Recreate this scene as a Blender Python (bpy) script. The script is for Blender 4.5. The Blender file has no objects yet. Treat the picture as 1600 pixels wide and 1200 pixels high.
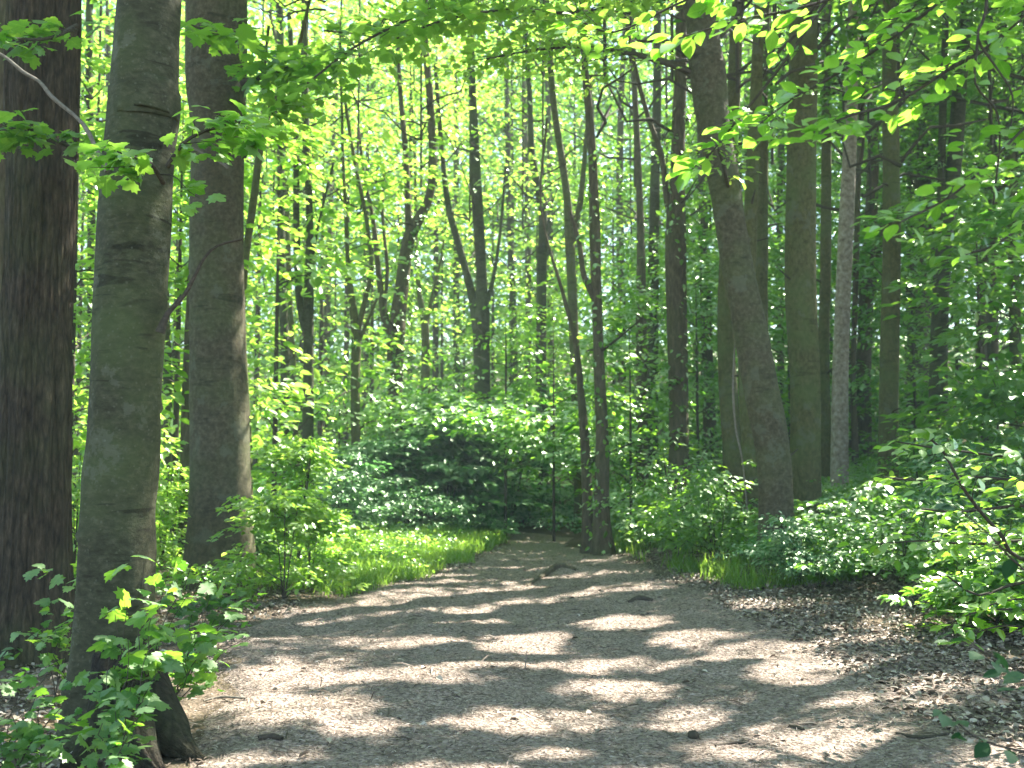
import bpy, math, random
import numpy as np
from mathutils import Vector, Matrix

# ------------------------------------------------------------------ camera, sky, sun, exposure
C = bpy.context.scene.collection
scene = bpy.context.scene
F = 1600.0                       # focal length in pixels of the 1600x1200 photograph
PITCH = math.radians(4.1)
EYE = 1.5
cam_data = bpy.data.cameras.new('camera')
cam = bpy.data.objects.new('camera', cam_data)
C.objects.link(cam)
scene.camera = cam
cam.location = (0, 0, EYE)
cam.rotation_euler = (math.radians(90) + PITCH, 0, 0)
cam_data.sensor_width = 36
cam_data.lens = 36
cam_data.clip_start = 0.05
cam_data.clip_end = 600
cam_data.dof.use_dof = True
cam_data.dof.focus_distance = 5.8
cam_data.dof.aperture_fstop = 2.8
scene.render.resolution_x = 1024
scene.render.resolution_y = 768

SUN_AZ, SUN_EL = math.radians(49), math.radians(50)      # azimuth to the right of the view
world = bpy.data.worlds.new('World')
scene.world = world
world.use_nodes = True
wn, wl = world.node_tree.nodes, world.node_tree.links
bg = wn['Background']
sky = wn.new('ShaderNodeTexSky')
sky.sky_type = 'NISHITA'
sky.sun_disc = False
sky.sun_elevation = SUN_EL
sky.sun_rotation = SUN_AZ
wl.new(sky.outputs[0], bg.inputs[0])
bg.inputs[1].default_value = 0.10
sd = bpy.data.lights.new('sun', 'SUN')
sd.energy = 5.0
sd.angle = math.radians(0.4)
sd.color = (1.0, 0.95, 0.86)
sun = bpy.data.objects.new('sun', sd)
C.objects.link(sun)
SUNV = Vector((math.sin(SUN_AZ) * math.cos(SUN_EL), math.cos(SUN_AZ) * math.cos(SUN_EL), math.sin(SUN_EL)))
sun.rotation_euler = SUNV.to_track_quat('Z', 'Y').to_euler()

scene.view_settings.view_transform = 'Standard'
scene.view_settings.look = 'None'
scene.view_settings.exposure = 2.5
scene.view_settings.gamma = 1
cy = scene.cycles
cy.max_bounces = 7
cy.diffuse_bounces = 4
cy.glossy_bounces = 2
cy.transmission_bounces = 5
cy.transparent_max_bounces = 4
cy.volume_bounces = 0
cy.use_denoising = True
cy.sample_clamp_indirect = 6
cy.caustics_reflective = False
cy.caustics_refractive = False

# ------------------------------------------------------------------ helpers
rng = np.random.default_rng(7)
random.seed(7)


def W(px, py, d):
    """world point seen at photo pixel (px, py) at forward distance d"""
    x = (px - 800) / F
    u = (600 - py) / F
    dy = math.cos(PITCH) - u * math.sin(PITCH)
    dz = math.sin(PITCH) + u * math.cos(PITCH)
    s = d / dy
    return np.array((x * s, d, EYE + dz * s))


def _hash(ix, iy, iz, seed):
    h = (ix.astype(np.int64) * 374761393 + iy.astype(np.int64) * 668265263 + iz.astype(np.int64) * 2147483647 + seed * 974711) & 0x7fffffff
    h = ((h ^ (h >> 13)) * 1274126177) & 0x7fffffff
    h = (h ^ (h >> 16)) & 0xffffff
    return h / float(0xffffff)


def vnoise(x, y, z=None, seed=0):
    """value noise in -1..1, vectorised"""
    x = np.asarray(x, float); y = np.asarray(y, float)
    z = np.zeros_like(x) if z is None else np.asarray(z, float)
    ix, iy, iz = np.floor(x), np.floor(y), np.floor(z)
    fx, fy, fz = x - ix, y - iy, z - iz
    fx, fy, fz = (t * t * (3 - 2 * t) for t in (fx, fy, fz))
    r = 0
    for a in (0, 1):
        for b in (0, 1):
            for c in (0, 1):
                w = (fx if a else 1 - fx) * (fy if b else 1 - fy) * (fz if c else 1 - fz)
                r = r + w * _hash(ix + a, iy + b, iz + c, seed)
    return r * 2 - 1


def smooth(e0, e1, x):
    t = np.clip((x - e0) / (e1 - e0), 0, 1)
    return t * t * (3 - 2 * t)


# path edges by distance
PY = np.array([-10, 0, 5, 8.4, 10.2, 13, 15.5, 17.8, 20, 23, 28, 40])
PL = np.array([-1.4, -1.4, -1.5, -2.35, -2.1, -1.05, -.55, -.15, -.45, -1.9, -5.0, -14])
PR = np.array([3.4, 3.4, 3.3, 3.2, 2.6, 2.0, 1.65, 1.15, .75, -.4, -3.4, -12])


def terrain(x, y, fine=True):
    x = np.asarray(x, float); y = np.asarray(y, float)
    L = np.interp(y, PY, PL); R = np.interp(y, PY, PR)
    right = np.maximum(0, x - R - 0.2)
    left = np.maximum(0, L - x)
    h = 0.115 * right * smooth(0, 2.2, right) + 0.03 * np.maximum(0, right - 9)
    h = np.minimum(h, 2.6 + 0.02 * right)
    h = h + 0.03 * smooth(0.1, 1.2, left) + 0.004 * left
    h = h + 0.05 * smooth(20, 26, y) * (y - 20) * 0.5
    h = h + 0.10 * np.maximum(0, y - 45) * smooth(45, 60, y)
    h = h + 0.10 * vnoise(x * .35, y * .35, seed=3) * smooth(2, 6, np.abs(x - (L + R) / 2))
    h = h - 0.05 * np.exp(-((x - (L + R) / 2) / 1.0) ** 2) + 0.02 * vnoise(x * .9, y * .7, seed=9)
    # a low hump of earth where the worn path goes over buried roots
    h = h + 0.09 * np.exp(-(((x - .62) / .55) ** 2 + ((y - 13.6) / .5) ** 2))
    if fine:
        h = h + 0.022 * vnoise(x * 2.3, y * 2.3, seed=5) + 0.010 * vnoise(x * 5.5, y * 5.5, seed=6) + .005 * vnoise(x * 11, y * 11, seed=7)
    return h


H0 = float(terrain(0, 0, False))


def ground(x, y):
    return float(terrain(np.array([x]), np.array([y]))[0]) - H0


def ground_v(x, y):
    return terrain(x, y) - H0


def mesh_np(name, verts, faces, mat, tint=None, smooth_shade=False):
    """verts (n,3); faces list of arrays, each (m,k) with its own k"""
    me = bpy.data.meshes.new(name)
    verts = np.asarray(verts, np.float32)
    me.vertices.add(len(verts))
    me.vertices.foreach_set('co', verts.ravel())
    loops = np.concatenate([np.asarray(f).ravel() for f in faces]).astype(np.int32)
    counts = np.concatenate([np.full(len(f), np.asarray(f).shape[1]) for f in faces]).astype(np.int32)
    me.loops.add(len(loops))
    me.loops.foreach_set('vertex_index', loops)
    me.polygons.add(len(counts))
    starts = np.concatenate([[0], np.cumsum(counts)[:-1]]).astype(np.int32)
    me.polygons.foreach_set('loop_start', starts)
    me.polygons.foreach_set('loop_total', counts)
    if smooth_shade:
        me.polygons.foreach_set('use_smooth', np.ones(len(counts), bool))
    me.update(calc_edges=True)
    if tint is not None:
        a = me.attributes.new('tint', 'FLOAT', 'POINT')
        a.data.foreach_set('value', np.asarray(tint, np.float32))
    me.materials.append(mat)
    return me


def link(name, me, parent=None, loc=None, rot=None, scale=None):
    o = bpy.data.objects.new(name, me)
    C.objects.link(o)
    if parent is not None:
        o.parent = parent
    if loc is not None:
        o.location = loc
    if rot is not None:
        o.rotation_euler = rot
    if scale is not None:
        o.scale = scale
    return o


def tag(o, label, cat, group=None):
    o['label'] = label
    o['category'] = cat
    if group:
        o['group'] = group
    return o


def thing(name, label, cat, loc=(0, 0, 0), group=None, rotz=0, scale=1):
    o = link(name, None, None, loc, (0, 0, rotz), (scale,) * 3)
    return tag(o, label, cat, group)


# ------------------------------------------------------------------ materials
def new_mat(name):
    m = bpy.data.materials.new(name)
    m.use_nodes = True
    nt = m.node_tree
    nt.nodes.clear()
    out = nt.nodes.new('ShaderNodeOutputMaterial')
    return m, nt, out


def N(nt, kind, **kw):
    n = nt.nodes.new(kind)
    for k, v in kw.items():
        if k.startswith('i_'):
            n.inputs[k[2:].replace('_', ' ')].default_value = v
        else:
            setattr(n, k, v)
    return n


def ramp(nt, stops, src=None):
    r = nt.nodes.new('ShaderNodeValToRGB')
    el = r.color_ramp.elements
    while len(el) > 1:
        el.remove(el[-1])
    el[0].position = stops[0][0]; el[0].color = (*stops[0][1], 1)
    for p, c in stops[1:]:
        e = el.new(p); e.color = (*c, 1)
    if src is not None:
        nt.links.new(src, r.inputs[0])
    return r


def leaf_material(name, refl, trans, share=0.5, rough=0.38, gloss=0.5, veins=False):
    """refl / trans: colour stops for the upper side and for light coming through"""
    m, nt, out = new_mat(name)
    at = N(nt, 'ShaderNodeAttribute', attribute_name='tint')
    oi = N(nt, 'ShaderNodeObjectInfo')
    ad = N(nt, 'ShaderNodeMath', operation='MULTIPLY_ADD')
    nt.links.new(oi.outputs['Random'], ad.inputs[0]); ad.inputs[1].default_value = 0.22
    nt.links.new(at.outputs['Fac'], ad.inputs[2])
    if veins:       # lu, lv: position along and across each leaf
        lu = N(nt, 'ShaderNodeAttribute', attribute_name='lu'); lv = N(nt, 'ShaderNodeAttribute', attribute_name='lv')
        ab = N(nt, 'ShaderNodeMath', operation='ABSOLUTE'); nt.links.new(lv.outputs['Fac'], ab.inputs[0])
        mid = N(nt, 'ShaderNodeMapRange'); mid.inputs['From Min'].default_value = .012; mid.inputs['From Max'].default_value = .03
        mid.inputs['To Min'].default_value = 1; mid.inputs['To Max'].default_value = 0
        nt.links.new(ab.outputs[0], mid.inputs['Value'])
        a1 = N(nt, 'ShaderNodeMath', operation='MULTIPLY_ADD'); a1.inputs[1].default_value = -.75
        nt.links.new(ab.outputs[0], a1.inputs[0]); nt.links.new(lu.outputs['Fac'], a1.inputs[2])
        a2 = N(nt, 'ShaderNodeMath', operation='MULTIPLY'); a2.inputs[1].default_value = 8.5
        nt.links.new(a1.outputs[0], a2.inputs[0])
        a3 = N(nt, 'ShaderNodeMath', operation='FRACT'); nt.links.new(a2.outputs[0], a3.inputs[0])
        a4 = N(nt, 'ShaderNodeMapRange'); a4.inputs['From Min'].default_value = .0; a4.inputs['From Max'].default_value = .22
        a4.inputs['To Min'].default_value = .8; a4.inputs['To Max'].default_value = 0
        nt.links.new(a3.outputs[0], a4.inputs['Value'])
        vv = N(nt, 'ShaderNodeMath', operation='MAXIMUM'); nt.links.new(mid.outputs[0], vv.inputs[0]); nt.links.new(a4.outputs[0], vv.inputs[1])
        tc = N(nt, 'ShaderNodeTexCoord'); bl = N(nt, 'ShaderNodeTexNoise'); bl.inputs['Scale'].default_value = 45
        nt.links.new(tc.outputs['Object'], bl.inputs['Vector'])
        b2 = N(nt, 'ShaderNodeMath', operation='MULTIPLY_ADD'); b2.inputs[1].default_value = .5
        nt.links.new(bl.outputs[0], b2.inputs[0]); nt.links.new(ad.outputs[0], b2.inputs[2])
        b3 = N(nt, 'ShaderNodeMath', operation='MULTIPLY_ADD'); b3.inputs[1].default_value = .28
        nt.links.new(vv.outputs[0], b3.inputs[0]); nt.links.new(b2.outputs[0], b3.inputs[2])
        ad = N(nt, 'ShaderNodeMath', operation='SUBTRACT'); ad.inputs[1].default_value = .28
        nt.links.new(b3.outputs[0], ad.inputs[0])
    r1 = ramp(nt, refl, ad.outputs[0]); r2 = ramp(nt, trans, ad.outputs[0])
    d = N(nt, 'ShaderNodeBsdfDiffuse'); t = N(nt, 'ShaderNodeBsdfTranslucent')
    nt.links.new(r1.outputs[0], d.inputs['Color']); nt.links.new(r2.outputs[0], t.inputs['Color'])
    mx = N(nt, 'ShaderNodeMixShader'); mx.inputs[0].default_value = share
    nt.links.new(d.outputs[0], mx.inputs[1]); nt.links.new(t.outputs[0], mx.inputs[2])
    g = N(nt, 'ShaderNodeBsdfGlossy'); g.inputs['Roughness'].default_value = rough
    g.inputs['Color'].default_value = (.85, 1, .75, 1)
    fr = N(nt, 'ShaderNodeFresnel'); fr.inputs['IOR'].default_value = 1.42
    mu = N(nt, 'ShaderNodeMath', operation='MULTIPLY'); mu.inputs[1].default_value = gloss
    nt.links.new(fr.outputs[0], mu.inputs[0])
    m2 = N(nt, 'ShaderNodeMixShader')
    nt.links.new(mu.outputs[0], m2.inputs[0]); nt.links.new(mx.outputs[0], m2.inputs[1]); nt.links.new(g.outputs[0], m2.inputs[2])
    nt.links.new(m2.outputs[0], out.inputs[0])
    return m


M = {}
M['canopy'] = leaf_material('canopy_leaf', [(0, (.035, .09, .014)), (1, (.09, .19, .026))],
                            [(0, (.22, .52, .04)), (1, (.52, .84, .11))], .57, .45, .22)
M['bright'] = leaf_material('sunlit_leaf', [(0, (.06, .14, .014)), (1, (.14, .26, .026))],
                            [(0, (.32, .66, .05)), (1, (.68, .94, .15))], .62, .45, .22)  # sunlight put into the leaf tone, for foliage on the lit side
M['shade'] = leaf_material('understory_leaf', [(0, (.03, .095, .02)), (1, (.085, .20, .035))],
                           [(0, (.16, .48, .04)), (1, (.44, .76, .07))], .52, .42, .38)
M['maple'] = leaf_material('maple_leaf', [(0, (.035, .11, .03)), (1, (.09, .20, .04))],
                           [(0, (.16, .46, .04)), (1, (.46, .78, .06))], .52, .45, .15)
M['dark'] = leaf_material('dark_leaf', [(0, (.015, .05, .02)), (1, (.04, .09, .03))],
                          [(0, (.04, .14, .03)), (1, (.08, .22, .05))], .3, .3, .9)
M['grass'] = leaf_material('grass_blade', [(0, (.05, .14, .018)), (1, (.14, .27, .04))],
                           [(0, (.22, .50, .03)), (1, (.50, .74, .09))], .5, .4, .5)


M['bright_near'] = leaf_material('sunlit_leaf_veined', [(0, (.04, .11, .012)), (1, (.14, .27, .03))],
                                 [(0, (.17, .49, .03)), (1, (.52, .88, .10))], .6, .42, .3, True)  # veined near copy, its tone also carries sunlight
M['maple_near'] = leaf_material('maple_leaf_veined', [(0, (.03, .10, .025)), (1, (.10, .22, .05))],
                                [(0, (.13, .42, .03)), (1, (.48, .80, .07))], .52, .6, .12, True)
M['dark_near'] = leaf_material('dark_leaf_veined', [(0, (.015, .05, .022)), (1, (.045, .10, .04))],
                               [(0, (.04, .15, .04)), (1, (.10, .28, .06))], .3, .6, .12, True)
M['canopy_shaded'] = leaf_material('shaded_canopy_leaf', [(0, (.025, .075, .016)), (1, (.06, .14, .026))],
                                 [(0, (.13, .36, .03)), (1, (.34, .62, .06))], .5, .45, .25)  # darker canopy copy, shade of the right side put into the leaf colour
M['teal'] = leaf_material('bluish_leaf', [(0, (.03, .10, .05)), (1, (.075, .19, .09))],
                          [(0, (.12, .36, .09)), (1, (.28, .6, .15))], .42, .45, .3)


def bark_material(name, c_dark, c_mid, c_light, scale=(9, 9, 2.2), bump=.5, moss=.35, ridge=False, dist=.02, crease=0):
    m, nt, out = new_mat(name)
    tc = N(nt, 'ShaderNodeTexCoord')
    mp = N(nt, 'ShaderNodeMapping'); mp.inputs['Scale'].default_value = scale
    nt.links.new(tc.outputs['Object'], mp.inputs[0])
    n1 = N(nt, 'ShaderNodeTexNoise'); n1.inputs['Scale'].default_value = 2.2; n1.inputs['Detail'].default_value = 8; n1.inputs['Roughness'].default_value = .65
    nt.links.new(mp.outputs[0], n1.inputs['Vector'])
    n2 = N(nt, 'ShaderNodeTexNoise'); n2.inputs['Scale'].default_value = 1.6; n2.inputs['Detail'].default_value = 5
    nt.links.new(tc.outputs['Object'], n2.inputs['Vector'])
    r = ramp(nt, [(.25, c_dark), (.5, c_mid), (.72, c_light)], n1.outputs[0])
    green = ramp(nt, [(.46, (0, 0, 0)), (.62, (1, 1, 1))], n2.outputs[0])
    mu = N(nt, 'ShaderNodeMath', operation='MULTIPLY'); mu.inputs[1].default_value = moss
    nt.links.new(green.outputs[0], mu.inputs[0])
    mx = N(nt, 'ShaderNodeMix', data_type='RGBA')
    nt.links.new(mu.outputs[0], mx.inputs['Factor']); nt.links.new(r.outputs[0], mx.inputs['A'])
    mx.inputs['B'].default_value = (.085, .12, .035, 1)
    if crease:
        mp3 = N(nt, 'ShaderNodeMapping'); mp3.inputs['Scale'].default_value = (1.6, 1.6, 9)
        nt.links.new(tc.outputs['Object'], mp3.inputs[0])
        n3 = N(nt, 'ShaderNodeTexNoise'); n3.inputs['Scale'].default_value = 1.5; n3.inputs['Detail'].default_value = 3; n3.inputs['Distortion'].default_value = 1.2
        nt.links.new(mp3.outputs[0], n3.inputs['Vector'])
        cr = ramp(nt, [(.30, (.35, .33, .30)), (.40, (1, 1, 1)), (.60, (1, 1, 1)), (.70, (1.0, 1.0, 1.0))], n3.outputs[0])  # shade of the bark creases darkened into the colour
        n4 = N(nt, 'ShaderNodeTexNoise'); n4.inputs['Scale'].default_value = 3.3; n4.inputs['Detail'].default_value = 6; n4.inputs['Roughness'].default_value = .7
        nt.links.new(tc.outputs['Object'], n4.inputs['Vector'])
        lb0 = ramp(nt, [(.57, (0, 0, 0)), (.60, (.5, .5, .5))], n4.outputs[0])
        v5 = N(nt, 'ShaderNodeTexVoronoi'); v5.inputs['Scale'].default_value = 26; v5.inputs['Randomness'].default_value = 1
        nt.links.new(tc.outputs['Object'], v5.inputs['Vector'])
        n5 = N(nt, 'ShaderNodeTexNoise'); n5.inputs['Scale'].default_value = 60; n5.inputs['Detail'].default_value = 4
        nt.links.new(tc.outputs['Object'], n5.inputs['Vector'])
        s5 = N(nt, 'ShaderNodeMath', operation='MULTIPLY_ADD'); s5.inputs[1].default_value = .35
        nt.links.new(n5.outputs[0], s5.inputs[0]); nt.links.new(v5.outputs['Distance'], s5.inputs[2])
        sp5 = ramp(nt, [(.30, (.45, .45, .45)), (.36, (0, 0, 0))], s5.outputs[0])
        lb = N(nt, 'ShaderNodeMixRGB', blend_type='ADD'); lb.inputs[0].default_value = 1
        nt.links.new(lb0.outputs[0], lb.inputs[1]); nt.links.new(sp5.outputs[0], lb.inputs[2])
        m3 = N(nt, 'ShaderNodeMix', data_type='RGBA'); m3.blend_type = 'MULTIPLY'; m3.inputs['Factor'].default_value = crease
        nt.links.new(mx.outputs['Result'], m3.inputs['A']); nt.links.new(cr.outputs[0], m3.inputs['B'])
        m4 = N(nt, 'ShaderNodeMix', data_type='RGBA')
        nt.links.new(lb.outputs[0], m4.inputs['Factor']); nt.links.new(m3.outputs['Result'], m4.inputs['A'])
        m4.inputs['B'].default_value = (.12, .125, .085, 1)
        mx = m4
    p = N(nt, 'ShaderNodeBsdfPrincipled'); p.inputs['Roughness'].default_value = .85
    p.inputs['Specular IOR Level'].default_value = .25
    nt.links.new(mx.outputs['Result'], p.inputs['Base Color'])
    b = N(nt, 'ShaderNodeBump'); b.inputs['Strength'].default_value = bump; b.inputs['Distance'].default_value = dist
    if ridge:
        mp2 = N(nt, 'ShaderNodeMapping'); mp2.inputs['Scale'].default_value = (30, 30, 5.0)
        nt.links.new(tc.outputs['Object'], mp2.inputs[0])
        nn = N(nt, 'ShaderNodeTexNoise'); nn.inputs['Scale'].default_value = 1.3
        nt.links.new(mp2.outputs[0], nn.inputs['Vector'])
        ml = N(nt, 'ShaderNodeMixRGB'); ml.inputs[0].default_value = .35
        nt.links.new(mp2.outputs[0], ml.inputs[1]); nt.links.new(nn.outputs['Color'], ml.inputs[2])
        v = N(nt, 'ShaderNodeTexVoronoi', feature='DISTANCE_TO_EDGE'); v.inputs['Scale'].default_value = 1.0
        nt.links.new(ml.outputs[0], v.inputs['Vector'])
        ad = N(nt, 'ShaderNodeMath', operation='ADD')
        nt.links.new(v.outputs[0], ad.inputs[0]); nt.links.new(n1.outputs[0], ad.inputs[1])
        nt.links.new(ad.outputs[0], b.inputs['Height'])
        vr = ramp(nt, [(.0, (.28, .25, .22)), (.10, (.75, .73, .70)), (.30, (1.15, 1.12, 1.08))], v.outputs[0])  # furrow shade painted into the bark colour, plates kept lighter
        mr = N(nt, 'ShaderNodeMix', data_type='RGBA'); mr.blend_type = 'MULTIPLY'; mr.inputs['Factor'].default_value = .6
        nt.links.new(mx.outputs['Result'], mr.inputs['A']); nt.links.new(vr.outputs[0], mr.inputs['B'])
        nt.links.new(mr.outputs['Result'], p.inputs['Base Color'])
    else:
        nt.links.new(n1.outputs[0], b.inputs['Height'])
    nt.links.new(b.outputs[0], p.inputs['Normal'])
    nt.links.new(p.outputs[0], out.inputs[0])
    return m


M['beech_bark'] = bark_material('beech_bark', (.020, .021, .010), (.050, .050, .025), (.095, .092, .055), (9, 9, 14), .8, .45, dist=.015, crease=.9)
M['dark_beech'] = bark_material('dark_beech_bark', (.028, .024, .013), (.078, .067, .038), (.14, .122, .076), (9, 9, 9), .8, .3, dist=.015, crease=.6)
M['furrow_bark'] = bark_material('furrowed_bark', (.022, .016, .009), (.068, .05, .031), (.135, .103, .067), (22, 22, 5.0), 1.0, .25, True, .045)
M['brown_bark'] = bark_material('brown_bark', (.032, .026, .015), (.095, .075, .048), (.17, .137, .092), (12, 12, 3), .6, .25, dist=.02)
M['green_bark'] = bark_material('algae_bark', (.036, .036, .013), (.090, .087, .032), (.15, .14, .06), (10, 10, 6), .4, .6, dist=.012, crease=.5)
M['pale_bark'] = bark_material('pale_flaky_bark', (.09, .06, .045), (.30, .25, .20), (.50, .45, .39), (7, 7, 6), .6, .05, dist=.02)
M['root_bark'] = bark_material('dark_root_bark', (.008, .006, .004), (.028, .021, .015), (.065, .05, .037), (12, 12, 12), 1.0, .15, True, .03)  # darkest bark tone, for the roots of the lumpy beech
M['twig'] = bark_material('twig_bark', (.03, .024, .018), (.06, .048, .035), (.10, .08, .06), (20, 20, 20), .3, .1)
M['dead_twig'] = bark_material('dead_twig_bark', (.10, .085, .065), (.19, .165, .13), (.28, .25, .205), (20, 20, 20), .4, .05)


def soil_material(name, stops, litter, bumps=.6):
    m, nt, out = new_mat(name)
    tc = N(nt, 'ShaderNodeTexCoord')
    big = N(nt, 'ShaderNodeTexNoise'); big.inputs['Scale'].default_value = 1.3; big.inputs['Detail'].default_value = 6
    fine = N(nt, 'ShaderNodeTexNoise'); fine.inputs['Scale'].default_value = 38; fine.inputs['Detail'].default_value = 8; fine.inputs['Roughness'].default_value = .7
    vor = N(nt, 'ShaderNodeTexVoronoi'); vor.inputs['Scale'].default_value = 45
    for t in (big, fine, vor):
        nt.links.new(tc.outputs['Object'], t.inputs['Vector'])
    r = ramp(nt, stops, fine.outputs[0])
    mx = N(nt, 'ShaderNodeMix', data_type='RGBA')
    f = ramp(nt, [(.42, (0, 0, 0)), (.60, (.8, .8, .8))], big.outputs[0])
    nt.links.new(f.outputs[0], mx.inputs['Factor']); nt.links.new(r.outputs[0], mx.inputs['A'])
    r2 = ramp(nt, litter, vor.outputs['Color'])
    nt.links.new(r2.outputs[0], mx.inputs['B'])
    p = N(nt, 'ShaderNodeBsdfPrincipled'); p.inputs['Roughness'].default_value = .95
    p.inputs['Specular IOR Level'].default_value = .15
    nt.links.new(mx.outputs['Result'], p.inputs['Base Color'])
    b = N(nt, 'ShaderNodeBump'); b.inputs['Strength'].default_value = bumps; b.inputs['Distance'].default_value = .02
    ad = N(nt, 'ShaderNodeMath', operation='ADD')
    nt.links.new(fine.outputs[0], ad.inputs[0]); nt.links.new(vor.outputs['Distance'], ad.inputs[1])
    nt.links.new(ad.outputs[0], b.inputs['Height'])
    nt.links.new(b.outputs[0], p.inputs['Normal'])
    nt.links.new(p.outputs[0], out.inputs[0])
    return m


M['path'] = soil_material('path_earth', [(.38, (.12, .088, .07)), (.5, (.33, .258, .212)), (.62, (.54, .445, .38))],
                          [(.2, (.14, .105, .08)), (.5, (.27, .215, .17)), (.8, (.42, .35, .29))], 1.0)
M['soil'] = soil_material('forest_soil', [(.3, (.07, .054, .038)), (.5, (.15, .115, .082)), (.7, (.24, .19, .14))],
                          [(.2, (.05, .04, .02)), (.5, (.11, .09, .045)), (.8, (.17, .13, .08))])


def litter_material(name, stops, rough=.7):
    m, nt, out = new_mat(name)
    at = N(nt, 'ShaderNodeAttribute', attribute_name='tint')
    r = ramp(nt, stops, at.outputs['Fac'])
    p = N(nt, 'ShaderNodeBsdfPrincipled'); p.inputs['Roughness'].default_value = rough
    p.inputs['Specular IOR Level'].default_value = .3
    nt.links.new(r.outputs[0], p.inputs['Base Color'])
    nt.links.new(p.outputs[0], out.inputs[0])
    return m


M['litter'] = litter_material('dry_leaf', [(0, (.07, .054, .040)), (.35, (.20, .158, .118)), (.7, (.38, .315, .245)), (1, (.54, .47, .38))], .55)
M['chips'] = litter_material('path_chips', [(0, (.06, .043, .03)), (.4, (.19, .143, .11)), (.8, (.38, .305, .25)), (1, (.54, .46, .39))])
M['stone'] = soil_material('stone', [(.3, (.12, .11, .10)), (.5, (.2, .19, .17)), (.7, (.3, .28, .25))], [(.2, (.1, .1, .09)), (.8, (.3, .28, .25))], .3)

# ------------------------------------------------------------------ leaf builders
# x along the leaf, y across, z normal
T_DIAMOND = (np.array([(0, 0, 0), (.5, .33, .06), (1, 0, -.04), (.5, -.33, .06)], float), [np.array([(0, 1, 2, 3)])])
T_OVAL = (np.array([(0, 0, 0), (.28, .27, .07), (.68, .24, .05), (1, 0, -.06), (.68, -.24, .05), (.28, -.27, .07)], float),
          [np.array([(0, 1, 2, 3), (0, 3, 4, 5)])])
T_BEECH = (np.array([(0, 0, 0), (.14, .17, .04), (.34, .29, .07), (.58, .30, .065), (.80, .18, .03), (1, 0, -.06),
                     (.80, -.18, .03), (.58, -.30, .065), (.34, -.29, .07), (.14, -.17, .04), (.4, 0, 0), (.72, 0, -.01)], float),
           [np.array([(0, 1, 2, 10), (10, 2, 3, 11), (11, 3, 4, 5), (0, 10, 8, 9), (10, 11, 7, 8), (11, 5, 6, 7)])])
_mo = [(-.02, 0), (-.10, .16), (.02, .30), (-.02, .46), (.20, .40), (.34, .58), (.44, .42), (.62, .38), (.56, .22), (.80, .20), (1.0, 0)]
_mo = _mo + [(x, -y) for x, y in _mo[-2:0:-1]]
T_MAPLE = (np.array([(.28, 0, 0)] + [(x, y, .04 - .45 * (abs(y) ** 2) - .10 * max(0, x - .5)) for x, y in _mo], float),
           [np.array([(0, i + 1, (i + 1) % len(_mo) + 1) for i in range(len(_mo))])])
T_BLADE = (np.array([(0, .02, 0), (0, -.02, 0), (.5, -.016, .03), (.5, .016, .03), (1, 0, -.12)], float),
           [np.array([(0, 1, 2, 3)]), np.array([(3, 2, 4)])])


def norm(v):
    return v / np.maximum(1e-9, np.linalg.norm(v, axis=-1, keepdims=True))


def leaves(P, A, Nn, size, tint, template):
    """-> verts, faces, tint for leaves at P pointing along A with normals near Nn"""
    T, FS = template
    A = norm(A)
    B = norm(np.cross(Nn, A))
    Nn = np.cross(A, B)
    s = np.asarray(size)[:, None, None]
    V = P[:, None, :] + s * (T[None, :, 0:1] * A[:, None, :] + T[None, :, 1:2] * B[:, None, :] + T[None, :, 2:3] * Nn[:, None, :])
    k = len(T); n = len(P)
    off = (np.arange(n) * k)[:, None, None]
    faces = [(f[None] + off).reshape(-1, f.shape[1]) for f in FS]
    return V.reshape(-1, 3), faces, np.repeat(tint, k)


def leaf_mesh(name, P, A, Nn, size, tint, template, mat):
    v, f, t = leaves(P, A, Nn, size, tint, template)
    me = mesh_np(name, v, f, mat, t)
    if mat.name.endswith('veined'):
        for k, nm in ((0, 'lu'), (1, 'lv')):
            a = me.attributes.new(nm, 'FLOAT', 'POINT')
            a.data.foreach_set('value', np.tile(template[0][:, k], len(P)).astype(np.float32))
    return me


def spray_points(r, centers, radius, n, flat=.07, tilt=.35, droop=.15, heading=None):
    """n leaves round each centre in a flattened, slightly drooping fan"""
    m = len(centers)
    ang = r.uniform(0, 2 * math.pi, (m, n)); rad = np.sqrt(r.uniform(0, 1, (m, n)))
    R = np.broadcast_to(np.asarray(radius), (m,))[:, None]
    el = r.uniform(.5, 1, (m, 1)); th = r.uniform(0, 2 * math.pi, (m, 1)) if heading is None else heading[:, None]
    lx = np.cos(ang) * rad * R; ly = np.sin(ang) * rad * R * el
    sl = r.normal(0, .22, (m, 1)); sl2 = r.normal(0, .22, (m, 1))
    x = lx * np.cos(th) - ly * np.sin(th); y = lx * np.sin(th) + ly * np.cos(th)
    z = x * sl + y * sl2 - droop * rad ** 2 * R + r.normal(0, flat, (m, n)) * R
    P = centers[:, None, :] + np.stack([x, y, z], -1)
    A = np.stack([x / R + .9 * np.cos(th) + r.normal(0, .45, (m, n)), y / R + .9 * np.sin(th) + r.normal(0, .45, (m, n)), -.25 + r.normal(0, .3, (m, n))], -1)
    Nn = np.stack([-sl + r.normal(0, tilt, (m, n)), -sl2 + r.normal(0, tilt, (m, n)), np.ones((m, n))], -1)
    return P.reshape(-1, 3), A.reshape(-1, 3), Nn.reshape(-1, 3)


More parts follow.
